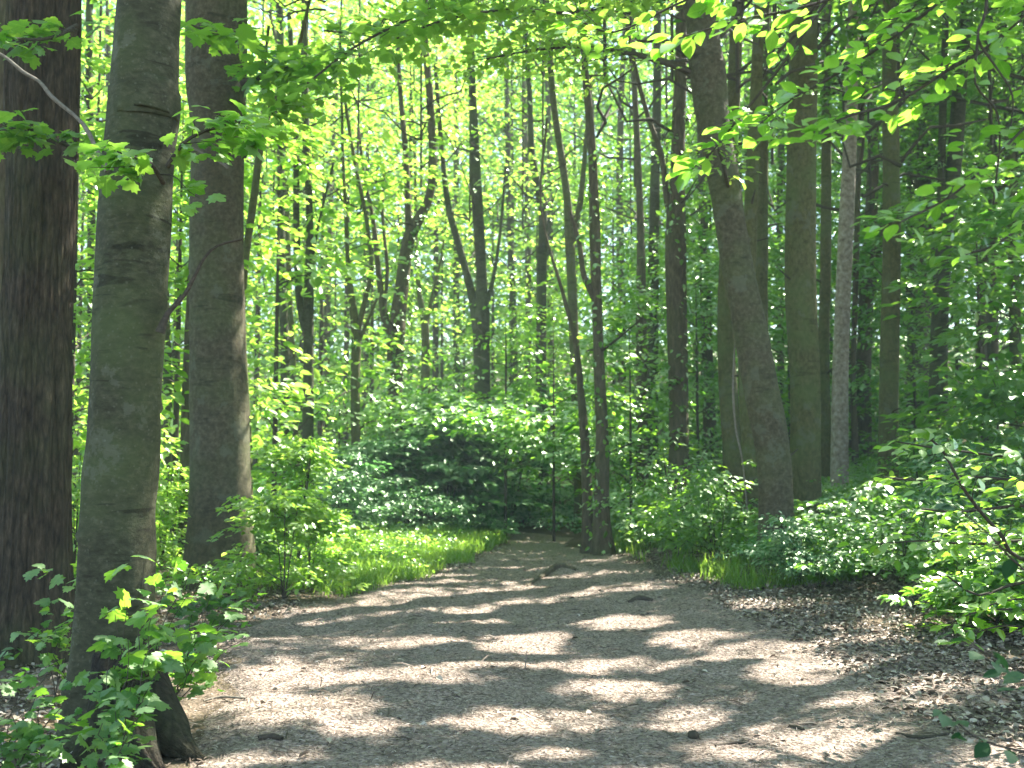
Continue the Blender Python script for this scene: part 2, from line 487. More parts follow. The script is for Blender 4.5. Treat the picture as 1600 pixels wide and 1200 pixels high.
def tube_np(pts, radii, seg=6):
    """tapered tube along pts -> verts, quads"""
    pts = np.asarray(pts, float); radii = np.asarray(radii, float)
    n = len(pts)
    t = np.gradient(pts, axis=0); t = norm(t)
    ref = np.array([0, 1, .01]) if abs(t[:, 2]).mean() > .6 else np.array([0, 0.05, 1])
    u = norm(np.cross(t, ref)); v = np.cross(t, u)
    a = np.arange(seg) / seg * 2 * math.pi
    V = pts[:, None, :] + radii[:, None, None] * (np.cos(a)[None, :, None] * u[:, None, :] + np.sin(a)[None, :, None] * v[:, None, :])
    i = np.arange(n - 1)[:, None] * seg; j = np.arange(seg)[None, :]; j2 = (j + 1) % seg
    Q = np.stack([i + j, i + j2, i + seg + j2, i + seg + j], -1).reshape(-1, 4)
    return V.reshape(-1, 3), Q


def join(parts):
    """[(verts, quads)] -> one"""
    vs, qs, o = [], [], 0
    for v, q in parts:
        vs.append(v); qs.append(q + o); o += len(v)
    return np.concatenate(vs), np.concatenate(qs)


def catmull(P, step):
    """resample control rows (k, m) with spacing near step along the first three columns"""
    P = np.asarray(P, float)
    E = np.concatenate([[2 * P[0] - P[1]], P, [2 * P[-1] - P[-2]]])
    out = []
    for i in range(len(P) - 1):
        p0, p1, p2, p3 = E[i:i + 4]
        n = max(2, int(np.linalg.norm(p2[:3] - p1[:3]) / step))
        t = (np.arange(n) / n)[:, None]
        out.append(.5 * (2 * p1 + (p2 - p0) * t + (2 * p0 - 5 * p1 + 4 * p2 - p3) * t ** 2 + (3 * p1 - p0 - 3 * p2 + p3) * t ** 3))
    out.append(P[-1:])
    return np.concatenate(out)


def wiggly(a, b, r, n=6, amp=.06, sag=0.0):
    t = np.linspace(0, 1, n)[:, None]
    a = np.asarray(a, float); b = np.asarray(b, float)
    L = np.linalg.norm(b - a)
    p = a + (b - a) * t + r.normal(0, amp * L / n ** .5, (n, 3)) * np.sin(t * math.pi)
    p[:, 2] += sag * L * np.sin(t[:, 0] * math.pi)
    return p


# ------------------------------------------------------------------ the ground and the path
def axis(segs):
    out = [segs[0][0]]
    for a, b, st in segs:
        n = max(1, int(round((b - a) / st)))
        out += list(np.linspace(a, b, n + 1)[1:])
    return np.array(out)


gx = axis([(-140, -30, 6), (-30, -8, .8), (-8, 9, .07), (9, 30, .8), (30, 140, 6)])
gy = axis([(-40, 2, 2), (2, 18, .07), (18, 30, .2), (30, 60, 1.2), (60, 200, 6)])
X, Y = np.meshgrid(gx, gy)
Z = terrain(X, Y) - H0
nx, ny = len(gx), len(gy)
i = np.arange(ny - 1)[:, None] * nx; j = np.arange(nx - 1)[None, :]
Q = np.stack([i + j, i + j + 1, i + nx + j + 1, i + nx + j], -1).reshape(-1, 4)
g = link('ground', mesh_np('ground', np.stack([X, Y, Z], -1).reshape(-1, 3), [Q], M['soil'], smooth_shade=True))
g['kind'] = 'structure'

py_ = axis([(-6, 2, .5), (2, 18, .06), (18, 34, .2)])
us = np.linspace(0, 1, 90)
Lp = np.interp(py_, PY, PL) + .14 * vnoise(py_ * 1.7, py_ * 0, seed=21) + .06 * vnoise(py_ * 6, py_ * 0, seed=22)
Rp = np.interp(py_, PY, PR) + .25 * vnoise(py_ * 1.3, py_ * 0, seed=23) + .08 * vnoise(py_ * 6, py_ * 0, seed=24)
PXX = Lp[:, None] + (Rp - Lp)[:, None] * us[None, :]
PYY = np.repeat(py_[:, None], 90, 1)
edge = np.minimum(us, 1 - us)[None, :] * (Rp - Lp)[:, None]
PZ = terrain(PXX, PYY) - H0 + .012 * smooth(0, .15, edge) - .006 * (edge < .001)
i = np.arange(len(py_) - 1)[:, None] * 90; j = np.arange(89)[None, :]
Q = np.stack([i + j, i + j + 1, i + 91, i + 90 + j], -1) if False else np.stack([i + j, i + j + 1, i + 90 + j + 1, i + 90 + j], -1)
p = link('path', mesh_np('path', np.stack([PXX, PYY, PZ], -1).reshape(-1, 3), [Q.reshape(-1, 4)], M['path'], smooth_shade=True))
p['kind'] = 'structure'


def stuff(name, me, label, cat='ground cover'):
    o = link(name, me)
    o['kind'] = 'stuff'
    tag(o, label, cat)
    return o


def scatter(r, n, x0, x1, y0, y1, keep):
    """points with probability keep(x, y), in 0..1"""
    x = r.uniform(x0, x1, n); y = r.uniform(y0, y1, n)
    k = r.uniform(0, 1, n) < keep(x, y)
    return x[k], y[k]


def path_in(x, y):
    """signed distance-like: >0 inside the path"""
    return np.minimum(x - np.interp(y, PY, PL), np.interp(y, PY, PR) - x)


# dry leaves: thick on both verges, thin on the path
r = np.random.default_rng(11)
x, y = scatter(r, 130000, -6, 7.5, 3.2, 17, lambda x, y: np.clip(
    .95 * (1 - smooth(-.3, .35, path_in(x, y) + .35 * vnoise(x * 1.2, y * 1.2, seed=31)
                       - 1.5 * smooth(1.5, 3.0, x) * (y < 13) + .5 * smooth(-1.0, -1.5, x) * (y < 8))) * (.45 + .55 * smooth(-.3, .3, vnoise(x * 2.2, y * 2.2, seed=33))), .006, 1))
n = len(x)
sz = r.uniform(.03, .062, n)
Pn = np.stack([x, y, ground_v(x, y) + r.uniform(.012, .03, n)], -1)
A = np.stack([r.normal(0, 1, n), r.normal(0, 1, n), r.normal(0, .18, n)], -1)
Nn = np.stack([r.normal(0, .32, n), r.normal(0, .32, n), np.ones(n)], -1)
T_DRY = (T_OVAL[0] * np.array([1, 1.1, 2.6]), T_OVAL[1])
stuff('leaf_litter', leaf_mesh('leaf_litter', Pn, A, Nn, sz, np.clip(r.normal(.5, .25, n), 0, 1), T_DRY, M['litter']),
      'dry brown beech leaves lying thick along the verges of the path', 'leaf litter')
x, y = scatter(r, 2600, -3, 4.5, 3.6, 16, lambda x, y: smooth(-.6, .1, path_in(x, y)))
n = len(x)
T_TWIG = (np.array([(0, .03, 0), (0, -.03, 0), (.5, .03, .05), (1, .0, 0), (.5, -.03, .05), (.5, 0, .1)], float), [np.array([(0, 1, 5), (0, 5, 2), (2, 5, 3), (5, 4, 3), (1, 4, 5)])])
stuff('fallen_twigs', leaf_mesh('fallen_twigs', np.stack([x, y, ground_v(x, y) + .018], -1), np.stack([r.normal(0, 1, n), r.normal(0, 1, n), r.normal(0, .05, n)], -1), np.tile(np.array([0, 0, 1.0]), (n, 1)),
                              r.uniform(.04, .17, n), np.clip(r.normal(.25, .25, n), 0, 1), T_TWIG, M['chips']), 'tiny broken twigs strewn over the trodden path', 'twigs')
x, y = scatter(r, 110000, -3, 4, 3.6, 15, lambda x, y: smooth(-.3, .1, path_in(x, y)))
n = len(x)
T_SLIVER = (np.array([(0, .06, 0), (0, -.06, 0), (.5, -.08, .05), (1, -.02, 0), (1, .04, .02), (.5, .08, .12)], float), [np.array([(0, 1, 2, 5), (5, 2, 3, 4)])])
stuff('path_slivers', leaf_mesh('path_slivers', np.stack([x, y, ground_v(x, y) + .015], -1), np.stack([r.normal(0, 1, n), r.normal(0, 1, n), r.normal(0, .10, n)], -1), np.stack([r.normal(0, .3, n), r.normal(0, .3, n), np.ones(n)], -1),
                                r.uniform(.012, .04, n), np.clip(r.normal(.42, .36, n), 0, 1), T_SLIVER, M['chips']), 'fine needle-like bits of bark and stalk covering the trodden path', 'debris')
# chips and crumbs trodden into the path
x, y = scatter(r, 150000, -3, 4, 3.4, 19, lambda x, y: .9 * smooth(-.2, .1, path_in(x, y)))
n = len(x)
sz = r.uniform(.005, .014, n) * np.where(r.uniform(0, 1, n) < .03, 2.4, 1)
Pn = np.stack([x, y, ground_v(x, y) + .014 + r.uniform(0, .006, n)], -1)
A = np.stack([r.normal(0, 1, n), r.normal(0, 1, n), r.normal(0, .2, n)], -1)
Nn = np.stack([r.normal(0, .5, n), r.normal(0, .5, n), np.ones(n)], -1)
T_CHIP = (np.array([(0, 0, 0), (.4, .2, .06), (1, .05, .02), (.6, -.2, .05), (.45, 0, .15)], float),
          [np.array([(0, 4, 1), (1, 4, 2), (2, 4, 3), (3, 4, 0)])])
stuff('path_crumbs', leaf_mesh('path_crumbs', Pn, A, Nn, sz, np.clip(r.normal(.5, .28, n), 0, 1), T_CHIP, M['chips']),
      'crumbs of bark, bud scales and grit trodden into the path', 'debris')

# ------------------------------------------------------------------ grass and low cover
def blades(name, label, n, region, keep, h0, h1, mat, seed, wide=1.0):
    r = np.random.default_rng(seed)
    x, y = scatter(r, n, *region, keep)
    n = len(x)
    P = np.stack([x, y, ground_v(x, y) - .01], -1)
    A = np.stack([r.normal(0, .38, n), r.normal(0, .38, n), np.ones(n)], -1)
    Nn = np.stack([r.normal(0, 1, n), r.normal(0, 1, n), np.zeros(n)], -1)
    T = (T_BLADE[0] * np.array([1, wide, 1.6]), T_BLADE[1])
    h = r.uniform(h0, h1, n) * (1 + .35 * vnoise(x * 1.5, y * 1.5, seed=seed))
    return stuff(name, leaf_mesh(name, P, A, Nn, h, np.clip(r.normal(.5, .25, n), 0, 1), T, mat), label, 'grass')


def lefty(x, y):
    L = np.interp(y, PY, PL)
    return smooth(-.15, .2, L - x + .2 * vnoise(x * 2, y * 2, seed=44)) * smooth(10.8, 11.8, y + .3 * x * 0) * (y < 19)


blades('grass', 'fresh sunlit grass along the left verge where the path narrows', 70000, (-3.6, .2, 10.8, 19), lefty, .08, .27, M['grass'], 51, 1.3)
blades('verge_grass', 'green grassy weeds on the right verge before the leaning tree', 45000, (1.3, 5.2, 11.5, 19),
       lambda x, y: smooth(.05, .5, x - np.interp(y, PY, PR) + .2 * vnoise(x * 2, y * 2, seed=46)) * smooth(-.5, .2, vnoise(x * 1.4, y * 1.4, seed=47)), .10, .34, M['grass'], 52, 1.2)


def low_cover(name, label, n, region, keep, hmax, size, mat, seed, template=T_OVAL, layers=3):
    """leafy herbs and seedlings: small tilted leaves on short stems over the ground"""
    r = np.random.default_rng(seed)
    x, y = scatter(r, n, *region, keep)
    m = len(x)
    hh = hmax * (.45 + .55 * r.uniform(0, 1, m)) * (1 + .4 * vnoise(x * .8, y * .8, seed=seed + 1))
    cen = np.stack([x, y, ground_v(x, y) + hh], -1)
    P, A, Nn = spray_points(r, cen, r.uniform(.07, .16, m), 7, .2, .4, .3)
    k = len(P)
    return stuff(name, leaf_mesh(name, P, A, Nn, r.uniform(.7, 1.25, k) * size, np.clip(np.repeat(r.uniform(.1, .8, m), 7) + r.normal(0, .15, k), 0, 1), template, mat), label, 'undergrowth')


low_cover('undergrowth', 'low leafy seedlings and herbs covering the right bank behind the path', 15000, (1.6, 12, 8.6, 24),
          lambda x, y: smooth(.5, 1.1, x - np.interp(y, PY, PR) + .3 * vnoise(x * .9, y * .9, seed=61) - .9 * (y < 11)) , .42, .062, M['shade'], 71)
low_cover('sunny_herbs', 'bright leafy weeds mixed into the sunlit grass of the left verge', 1500, (-3.6, .2, 10.8, 18.5),
          lambda x, y: lefty(x, y) * smooth(-.3, .4, vnoise(x * 1.3, y * 1.3, seed=64)), .26, .055, M['bright'], 74)
low_cover('broad_herbs', 'larger lobed seedling leaves scattered through the right bank', 1500, (1.6, 10, 9.5, 20),
          lambda x, y: smooth(.4, 1.0, x - np.interp(y, PY, PR)) * smooth(-.2, .3, vnoise(x * .9, y * .9, seed=65)), .5, .12, M['maple'], 75, T_MAPLE)
low_cover('ivy_cover', 'mixed green herbs on the forest floor left of the path', 9000, (-12, 0, 6.5, 24),
          lambda x, y: smooth(.25, .9, np.interp(y, PY, PL) - x - .4 * (y < 10)) * (.5 + .5 * smooth(9, 12, y)), .28, .07, M['maple'], 72)
low_cover('path_end_cover', 'dim green herbs closing the path where it bends away', 2600, (-6, 5, 18.5, 26),
          lambda x, y: np.where(path_in(x, y) > .25 * (y < 21) - 9 * (y > 22.5), 0, 1.0) + (y > 22.5), .3, .08, M['teal'], 76)
low_cover('woodland_floor', 'far green undergrowth spreading between the trunks at the back', 16000, (-34, 34, 20, 62),
          lambda x, y: np.where(path_in(x, y) > -.3, 0, 1.0), .7, .17, M['shade'], 73, T_DIAMOND)


# ------------------------------------------------------------------ gaps cut into the canopy so that sun reaches chosen places
SAZ = np.array([SUNV.x, SUNV.y]); SZ = SUNV.z
# sunny spots on the floor: photo x, y of the middle and half sizes in pixels
SPOTS = [(430, 1085, 75, 11), (525, 1112, 80, 17), (620, 1135, 60, 12), (870, 1113, 115, 15), (740, 1192, 90, 12), (1110, 1100, 70, 16), (1290, 1045, 85, 24),
         (1385, 1085, 110, 14), (1220, 1145, 130, 15), (1050, 1185, 80, 12), (1000, 1062, 70, 12), (660, 997, 100, 9), (480, 1040, 70, 10), (1090, 995, 55, 9),
         (830, 1000, 70, 8), (850, 985, 60, 8), (1000, 966, 60, 10), (1215, 946, 60, 8), (615, 942, 45, 10), (750, 932, 110, 7), (900, 918, 130, 8), (1060, 905, 100, 6),
         (850, 862, 50, 6), (990, 860, 35, 7), (1430, 985, 60, 18), (700, 1060, 90, 9), (560, 970, 60, 7), (900, 1160, 60, 8), (350, 1190, 50, 10), (940, 1030, 60, 7), (1180, 1010, 60, 8)]
_sp = []
for sx0, sy0, rx0, ry0 in SPOTS:
    dd = EYE / ((sy0 - 715) / F)
    _sp.append(((sx0 - 800) / F * dd, dd, rx0 / F * dd, ry0 * dd * dd / (EYE * F)))


def floor_light(x, y):
    w = np.zeros_like(x)
    for cx, cy0, ax, ay in _sp:
        q = ((x - cx) / (ax * 1.25)) ** 2 + ((y - cy0 + .12 * (x - cx) * -1) / (ay * 1.35)) ** 2
        q = q + .45 * vnoise(x * 3.2, y * 6.5, seed=305) + .25 * vnoise(x * 8, y * 14, seed=306)
        w = np.maximum(w, smooth(1.15, .85, q))
    nn = vnoise((x * .93 + y * .37) * .36, (y * .93 - x * .37) * 3.3, seed=301) + .25 * vnoise(x * 2.1, y * 5.0, seed=302)
    w = np.maximum(w, smooth(.12, .18, nn))
    L = np.interp(y, PY, PL); R = np.interp(y, PY, PR)
    grass = smooth(-.1, .2, L - x) * smooth(-4.2, -3.4, x) * smooth(10.4, 11, y) * smooth(18.5, 17.5, y)
    nv = vnoise(x * 1.1, y * .9, seed=303)
    w = np.maximum(w, grass * smooth(-.95, -.6, nv))
    bank = smooth(.3, .9, x - R) * smooth(8.5, 10, y)
    w = w * (1 - bank) + bank * .75 * smooth(.25, .5, nv)
    rv = smooth(.1, .4, x - R) * smooth(2.6, 1.9, x - R) * smooth(12.5, 13.2, y) * smooth(18, 17, y)
    w = np.maximum(w, rv * .6 * smooth(-.2, .2, nv))
    leftdark = smooth(-2.2, -2.6, x) * (y < 9.5)
    w = w * (1 - .85 * leftdark)
    far = smooth(18, 20, y)
    return w * (1 - far) + far * np.where(x < -3, .5, .03)


def gap(P, r):
    """True for leaves that stay: those standing between the sun and a sunny place are missing"""
    drop = np.zeros(len(P))
    def at(z):
        k = (P[:, 2] - z) / SZ
        return P[:, 0] - SAZ[0] * k, P[:, 1] - SAZ[1] * k, smooth(1.6, 2.6, P[:, 2] - z)
    x, y, m = at(.25)
    drop = np.maximum(drop, floor_light(x, y) * m)
    x, y, m = at(1.1)      # shrubs of the left verge
    drop = np.maximum(drop, m * .85 * smooth(-4.5, -4, x) * smooth(-1.6, -2, x) * smooth(9, 9.6, y) * smooth(14.5, 14, y))
    drop = np.maximum(drop, m * .45 * smooth(-4.4, -4.0, x) * smooth(-.2, -.8, x) * smooth(17.6, 18.2, y) * smooth(25, 24, y))
    drop = np.maximum(drop, m * .75 * smooth(-2.9, -2.6, x) * smooth(-1.3, -1.6, x) * smooth(4.6, 4.9, y) * smooth(6.6, 6.2, y) * smooth(-.2, .2, vnoise(x * 3, y * 3, seed=309)))
    x, y, m = at(4.6)      # the hanging branches across the top
    drop = np.maximum(drop, m * .75 * smooth(-3.2, -2.6, x) * smooth(2.2, 1.8, x) * smooth(7.6, 8.2, y) * smooth(12.8, 12.2, y))
    x, y, m = at(1.6)      # the sapling at the right
    drop = np.maximum(drop, m * .8 * smooth(1.9, 2.3, x) * smooth(4.4, 4, x) * smooth(4.6, 5, y) * smooth(7.0, 6.5, y))
    x, y, m = at(3.6)      # the broad shrub above the hollow and its neighbours
    drop = np.maximum(drop, m * .7 * smooth(-2.6, -2.0, x) * smooth(3.2, 2.6, x) * smooth(16, 17, y) * smooth(22.5, 21.5, y) * smooth(-.5, -.1, vnoise(x * 1.2, y * 1.2, seed=310)))
    for z, k0 in ((2.5, .7), (5.5, .82), (9.5, .78), (13.5, .7)):      # the open bright side of the wood
        x, y, m = at(z)
        reg = smooth(1.5, -1.5, x - .05 * (y - 20)) * smooth(13, 16, y) * (1 - .45 * (z < 3) * smooth(-3.5, -2.5, x))
        drop = np.maximum(drop, m * k0 * reg * smooth(-.75, -.2, vnoise(x * .5, y * .5, seed=311)))
    for z, k0 in ((4.5, .15), (9.0, .12)):
        x, y, m = at(z)
        reg = smooth(1.0, 2.5, x) * smooth(14, 17, y)
        drop = np.maximum(drop, m * 4 * k0 * reg * smooth(.35, .6, vnoise(x * .6, y * .6, seed=312)))
    return r.uniform(0, 1, len(P)) > drop * 1.0


# ------------------------------------------------------------------ crown and shrub patterns
def crown_pattern(seed, R, Hh, clumps, sprays, per, size, mat, flat=.07, tilt=.35, low=.0, sp=(.45, .8), shape='dome', template=T_OVAL, spread=.75, twig_r=.03):
    """leaf positions and a branch mesh; origin at the axis, z from 0 to Hh"""
    r = np.random.default_rng(seed)
    t = np.sort(r.uniform(low, 1, clumps))
    prof = {'dome': lambda t: np.sqrt(np.clip(1 - (t * 1.15 - .35) ** 2 / .8, .05, 1)), 'cone': lambda t: 1.05 - .8 * t, 'bush': lambda t: np.sqrt(np.clip(1 - (t - .35) ** 2 / .5, .1, 1))}[shape](t)
    ang = np.arange(clumps) * 2.4 + r.normal(0, .5, clumps)
    rad = R * prof * np.sqrt(r.uniform(.12, 1, clumps))
    cc = np.stack([np.cos(ang) * rad, np.sin(ang) * rad, t * Hh], -1)
    m = sprays
    which = r.integers(0, clumps, m)
    cen = cc[which] + r.normal(0, 1, (m, 3)) * np.array([spread, spread, spread * .45])
    hd = np.arctan2(cen[:, 1], cen[:, 0]) + r.normal(0, .5, m)
    P, A, Nn = spray_points(r, cen, r.uniform(*sp, m), per, flat, tilt, .2, hd)
    k = len(P)
    tint = np.clip(np.repeat(r.uniform(.1, .75, m), per) + r.normal(0, .14, k), 0, 1)
    parts = [tube_np(np.array([(0, 0, -.1), (.02, 0, Hh * .3), (0, .02, Hh * .6), (0, 0, Hh * .85)]), np.array([twig_r * 1.1, twig_r, twig_r * .7, twig_r * .2]), 6)]
    for c in cc:
        a = (0, 0, max(-.1 * Hh, c[2] - .55 * math.hypot(c[0], c[1])))
        q = wiggly(a, c, r, 7, .16, -.04)
        parts.append(tube_np(q, np.linspace(twig_r, twig_r * .25, 7), 5))
    return dict(P=P, A=A, N=Nn, s=r.uniform(.75, 1.25, k) * size, t=tint, template=template, mat=mat, per=per,
                br=tube_join('branches', parts, M['twig']), R=R, H=Hh)


def tube_join(name, parts, mat):
    v, q = join(parts)
    return mesh_np(name, v, [q], mat, smooth_shade=True)


def place_crown(root, pat, loc, rotz, sc, seed, dens=1.0, name='crown', carve=True, mat=None, size=1.0):
    r = np.random.default_rng(seed + 1000)
    c, s_ = math.cos(rotz), math.sin(rotz)
    Rm = np.array([[c, -s_, 0], [s_, c, 0], [0, 0, 1]])
    P = (pat['P'] * np.array(sc)) @ Rm.T + np.array(loc)
    A = pat['A'] @ Rm.T; Nn = pat['N'] @ Rm.T
    keep = np.ones(len(P), bool)
    if dens < 1:
        keep &= np.repeat(r.uniform(0, 1, len(P) // pat['per']) < dens, pat['per'])
    if carve:
        keep &= gap(P + np.array(root.location), r)
    link(name, leaf_mesh(name, P[keep], A[keep], Nn[keep], pat['s'][keep] * size, pat['t'][keep], pat['template'], M[mat or pat['mat']]), root)
    link('branches', pat['br'], root, loc, (0, 0, rotz), sc)


PATTERNS = {
    'crown': [crown_pattern(100 + k, 3.0, 9.5, 26, 270, 32, .135, 'canopy_shaded', twig_r=.03) for k in range(4)],
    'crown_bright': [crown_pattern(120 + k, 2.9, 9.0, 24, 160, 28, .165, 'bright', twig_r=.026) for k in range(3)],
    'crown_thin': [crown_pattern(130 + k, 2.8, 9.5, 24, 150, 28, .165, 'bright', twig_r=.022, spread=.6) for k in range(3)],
    'crown_clumped': [crown_pattern(135 + k, 3.2, 7.5, 24, 340, 34, .135, 'canopy_shaded', twig_r=.03, spread=.75) for k in range(3)],
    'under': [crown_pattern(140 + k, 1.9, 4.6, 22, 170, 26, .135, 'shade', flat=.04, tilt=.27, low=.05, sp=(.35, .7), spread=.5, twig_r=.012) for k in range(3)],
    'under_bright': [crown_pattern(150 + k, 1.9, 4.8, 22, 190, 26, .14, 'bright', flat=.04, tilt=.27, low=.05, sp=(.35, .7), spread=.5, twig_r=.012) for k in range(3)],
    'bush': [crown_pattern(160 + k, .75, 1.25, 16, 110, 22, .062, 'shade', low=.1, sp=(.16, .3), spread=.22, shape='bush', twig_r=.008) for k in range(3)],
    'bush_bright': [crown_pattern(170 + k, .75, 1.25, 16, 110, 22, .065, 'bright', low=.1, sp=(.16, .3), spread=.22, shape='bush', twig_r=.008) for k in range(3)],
    'herb': [crown_pattern(180 + k, .5, .7, 12, 60, 16, .06, 'maple', low=.2, sp=(.12, .22), spread=.15, shape='bush', twig_r=.006) for k in range(2)],
}


# ------------------------------------------------------------------ trees
def trunk_part(name, parent, rows, seg, step, mat, seed, flare=0, lumps=.05, ridge=0.0, roots=5, fine=0.0):
    """rows: world x, y, z, radius. Placed with the parent's location as origin."""
    base = np.array(parent.location)
    R = catmull(rows, step)
    pts, rad = R[:, :3], np.maximum(.004, R[:, 3])
    t = norm(np.gradient(pts, axis=0))
    ref = np.array([0, 1.0, 0]) if abs(t[:, 1]).mean() < .8 else np.array([0, 0, 1.0])
    u = norm(np.cross(t, ref)); v = np.cross(u, t)
    a = np.arange(seg) / seg * 2 * math.pi
    ca, sa = np.cos(a)[None], np.sin(a)[None]
    z = pts[:, 2:3]
    rr = rad[:, None] * np.ones((1, seg))
    rr = rr * (1 + lumps * vnoise(ca * 1.2 + seed * 7.3, sa * 1.2, z * 1.6 + 0 * ca, seed=seed) + lumps * .6 * vnoise(ca * 2.5 + seed, sa * 2.5, z * 5 + 0 * ca, seed=seed + 1))
    if fine:
        rs = np.random.default_rng(seed)
        for _ in range(26):
            zi = rs.uniform(pts[0, 2], pts[-1, 2]); ai = rs.uniform(0, 6.28); wi = rs.uniform(.35, 1.1)
            if zi > 8:
                continue
            da = (a[None] - ai + math.pi) % (2 * math.pi) - math.pi
            zz = z - zi + .10 * rad[0] * (1 - np.cos(da)) * 4
            rr = rr + rad[0] * np.exp(-(da / wi) ** 2) * (.075 * np.exp(-((zz - .03) / .035) ** 2) - .06 * np.exp(-(zz / .018) ** 2))
        rr = rr + fine * vnoise(ca * 4 + seed, sa * 4, z * 14 + 0 * ca, seed=seed + 4)
    if ridge:
        rr = rr + ridge * (1 - 2 * np.abs(vnoise(ca * 7 + seed, sa * 7, z * 1.4 + 0 * ca, seed=seed + 2))) + ridge * .5 * vnoise(ca * 15, sa * 15, z * 4 + 0 * ca, seed=seed + 3)
    if flare:
        z0 = pts[0, 2]
        hgt = np.clip((z - z0), 0, None)
        ph = random.Random(seed).uniform(0, 6)
        rr = rr + rad[:, None] * flare * np.exp(-hgt / (.32 + rad[0])) * (.5 + .5 * np.cos(roots * a[None] + ph + .5 * np.sin(2 * a[None]))) + rad[:, None] * .35 * flare * np.exp(-hgt / .25)
    V = pts[:, None, :] + rr[:, :, None] * (ca[..., None] * u[:, None, :] + sa[..., None] * v[:, None, :]) - base
    n = len(pts)
    i = np.arange(n - 1)[:, None] * seg; j = np.arange(seg)[None, :]; j2 = (j + 1) % seg
    Q = np.stack([i + j, i + j2, i + seg + j2, i + seg + j], -1).reshape(-1, 4)
    me = mesh_np(name, V.reshape(-1, 3), [Q], mat, smooth_shade=True)
    return link(name, me, parent)


def px_rows(pts, d, dd=None):
    out = []
    for k, q in enumerate(pts):
        dist = d if dd is None else dd[k]
        if len(q) > 3:
            dist = q[3]
        w = W(q[0], q[1], dist)
        out.append((*w, q[2] * .5 * dist / F))
    return np.array(out)


def make_tree(name, label, d, pts, bark, height=18, crown=None, crown_z=7.5, cs=1.0, limbs=(), flare=.45, seg=18, lumps=.08, ridge=0, fine=0, roots=5, step=None, seed=None, group=None, ivy=0):
    """pts: photo pixels (x, y, width) from the base up; continued to its full height above the frame"""
    if crown is None:
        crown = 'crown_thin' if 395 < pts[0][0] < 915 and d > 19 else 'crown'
    seed = seed if seed is not None else int(abs(pts[0][0])) + int(d * 10)
    rows = px_rows(pts, d)
    b = rows[0]
    # continue down to the ground along the vertical, then up to the full height
    gz = ground(b[0], b[1])
    if b[2] > gz - .05:
        k = 1.05
        rows = np.concatenate([[(b[0], b[1], gz - .12, b[3] * k)], rows]) if b[2] > gz + .25 else np.concatenate([[(b[0], b[1], gz - .12, b[3] * k)], rows[1:]])
    top = rows[-1]
    dirv = rows[-1][:3] - rows[-2][:3]; dirv = dirv / np.linalg.norm(dirv)
    rem = height - top[2]
    r = np.random.default_rng(seed)
    if rem > .5:
        p1 = top[:3] + np.array([dirv[0] * rem * .25 + r.normal(0, .15), r.normal(0, .2), rem * .5])
        p2 = top[:3] + np.array([dirv[0] * rem * .3 + r.normal(0, .3), r.normal(0, .3), rem])
        rows = np.concatenate([rows, [(*p1, top[3] * .6), (*p2, .02)]])
    root = thing(name, label, 'tree', (rows[0][0], rows[0][1], gz), group)
    st = step or (.12 if d < 14 else .3)
    trunk_part('trunk', root, rows, seg, st, M[bark], seed, flare, lumps, ridge, roots, fine)
    for k, lb in enumerate(limbs):
        trunk_part('root' if len(lb[0]) > 3 else 'limb', root, px_rows(lb, d) - np.array([0, 0, .035 if len(lb[0]) > 3 else 0, 0]), max(8, seg // 2), st, M['root_bark' if len(lb[0]) > 3 else bark], seed + 5 + k, 0, .22 if len(lb[0]) > 3 else lumps, .006 if len(lb[0]) > 3 else 0)
    if 11 < d < 25:
        up = catmull(rows, .25)
        for k in range(int(r.integers(2, 6))):
            q = up[int(r.uniform(.06, .5) * len(up))]
            an = r.uniform(0, 6.28); L = r.uniform(.15, .9) * (1 if d > 15 else .5)
            e1 = q[:3] + np.array([math.cos(an) * L * .5, math.sin(an) * L * .5, L * .25]); e2 = q[:3] + np.array([math.cos(an) * L, math.sin(an) * L, L * r.uniform(.1, .7)])
            w0 = min(.022, q[3] * .3)
            trunk_part('dead_branch', root, np.array([(*q[:3], w0 * 1.6), (*(q[:3] * .7 + e1 * .3), w0), (*e1, w0 * .8), (*e2, w0 * .35)]), 6, .1, M['twig'], seed + 50 + k, 0, .2)
    if ivy:
        up = catmull(rows, .05)
        n = ivy
        zt = r.uniform(0, 1, n) ** .8
        top_i = int(len(up) * .42)
        q = up[(zt * top_i).astype(int)]
        an = r.uniform(0, 6.28, n); rad_ = q[:, 3] + r.uniform(.01, .11, n) + .10 * (vnoise(an * 1.2, q[:, 2] * 1.1, seed=seed) > .1)
        keepi = vnoise(an * .9 + 3, q[:, 2] * .8, seed=seed + 3) > -.25
        P_ = np.stack([q[:, 0] + np.cos(an) * rad_, q[:, 1] + np.sin(an) * rad_, q[:, 2]], -1)[keepi] - np.array(root.location)
        an = an[keepi]; m_ = len(an)
        link('ivy', leaf_mesh('ivy', P_, np.stack([np.cos(an) * .5 + r.normal(0, .5, m_), np.sin(an) * .5 + r.normal(0, .5, m_), r.normal(-.5, .5, m_)], -1),
                              np.stack([np.cos(an) + r.normal(0, .4, m_), np.sin(an) + r.normal(0, .4, m_), r.normal(.7, .4, m_)], -1), r.uniform(.06, .13, m_), np.clip(r.normal(.5, .2, m_), 0, 1), T_OVAL, M['shade']), root)
    if crown:
        ax = rows[-1][:3]
        pat = PATTERNS[crown]
        kk = r.integers(0, len(pat))
        s = cs * r.uniform(.9, 1.1)
        mid = rows[len(rows) - 2][:3]
        loc = (mid[0] * .5 + ax[0] * .5 - root.location[0], mid[1] * .5 + ax[1] * .5 - root.location[1], crown_z - gz)
        sz = (height + 1.0 - crown_z) / 9.5
        rot = (0, 0, r.uniform(0, 6.28))
        place_crown(root, pat[kk], loc, rot[2], (s, s, sz), seed)
    return root


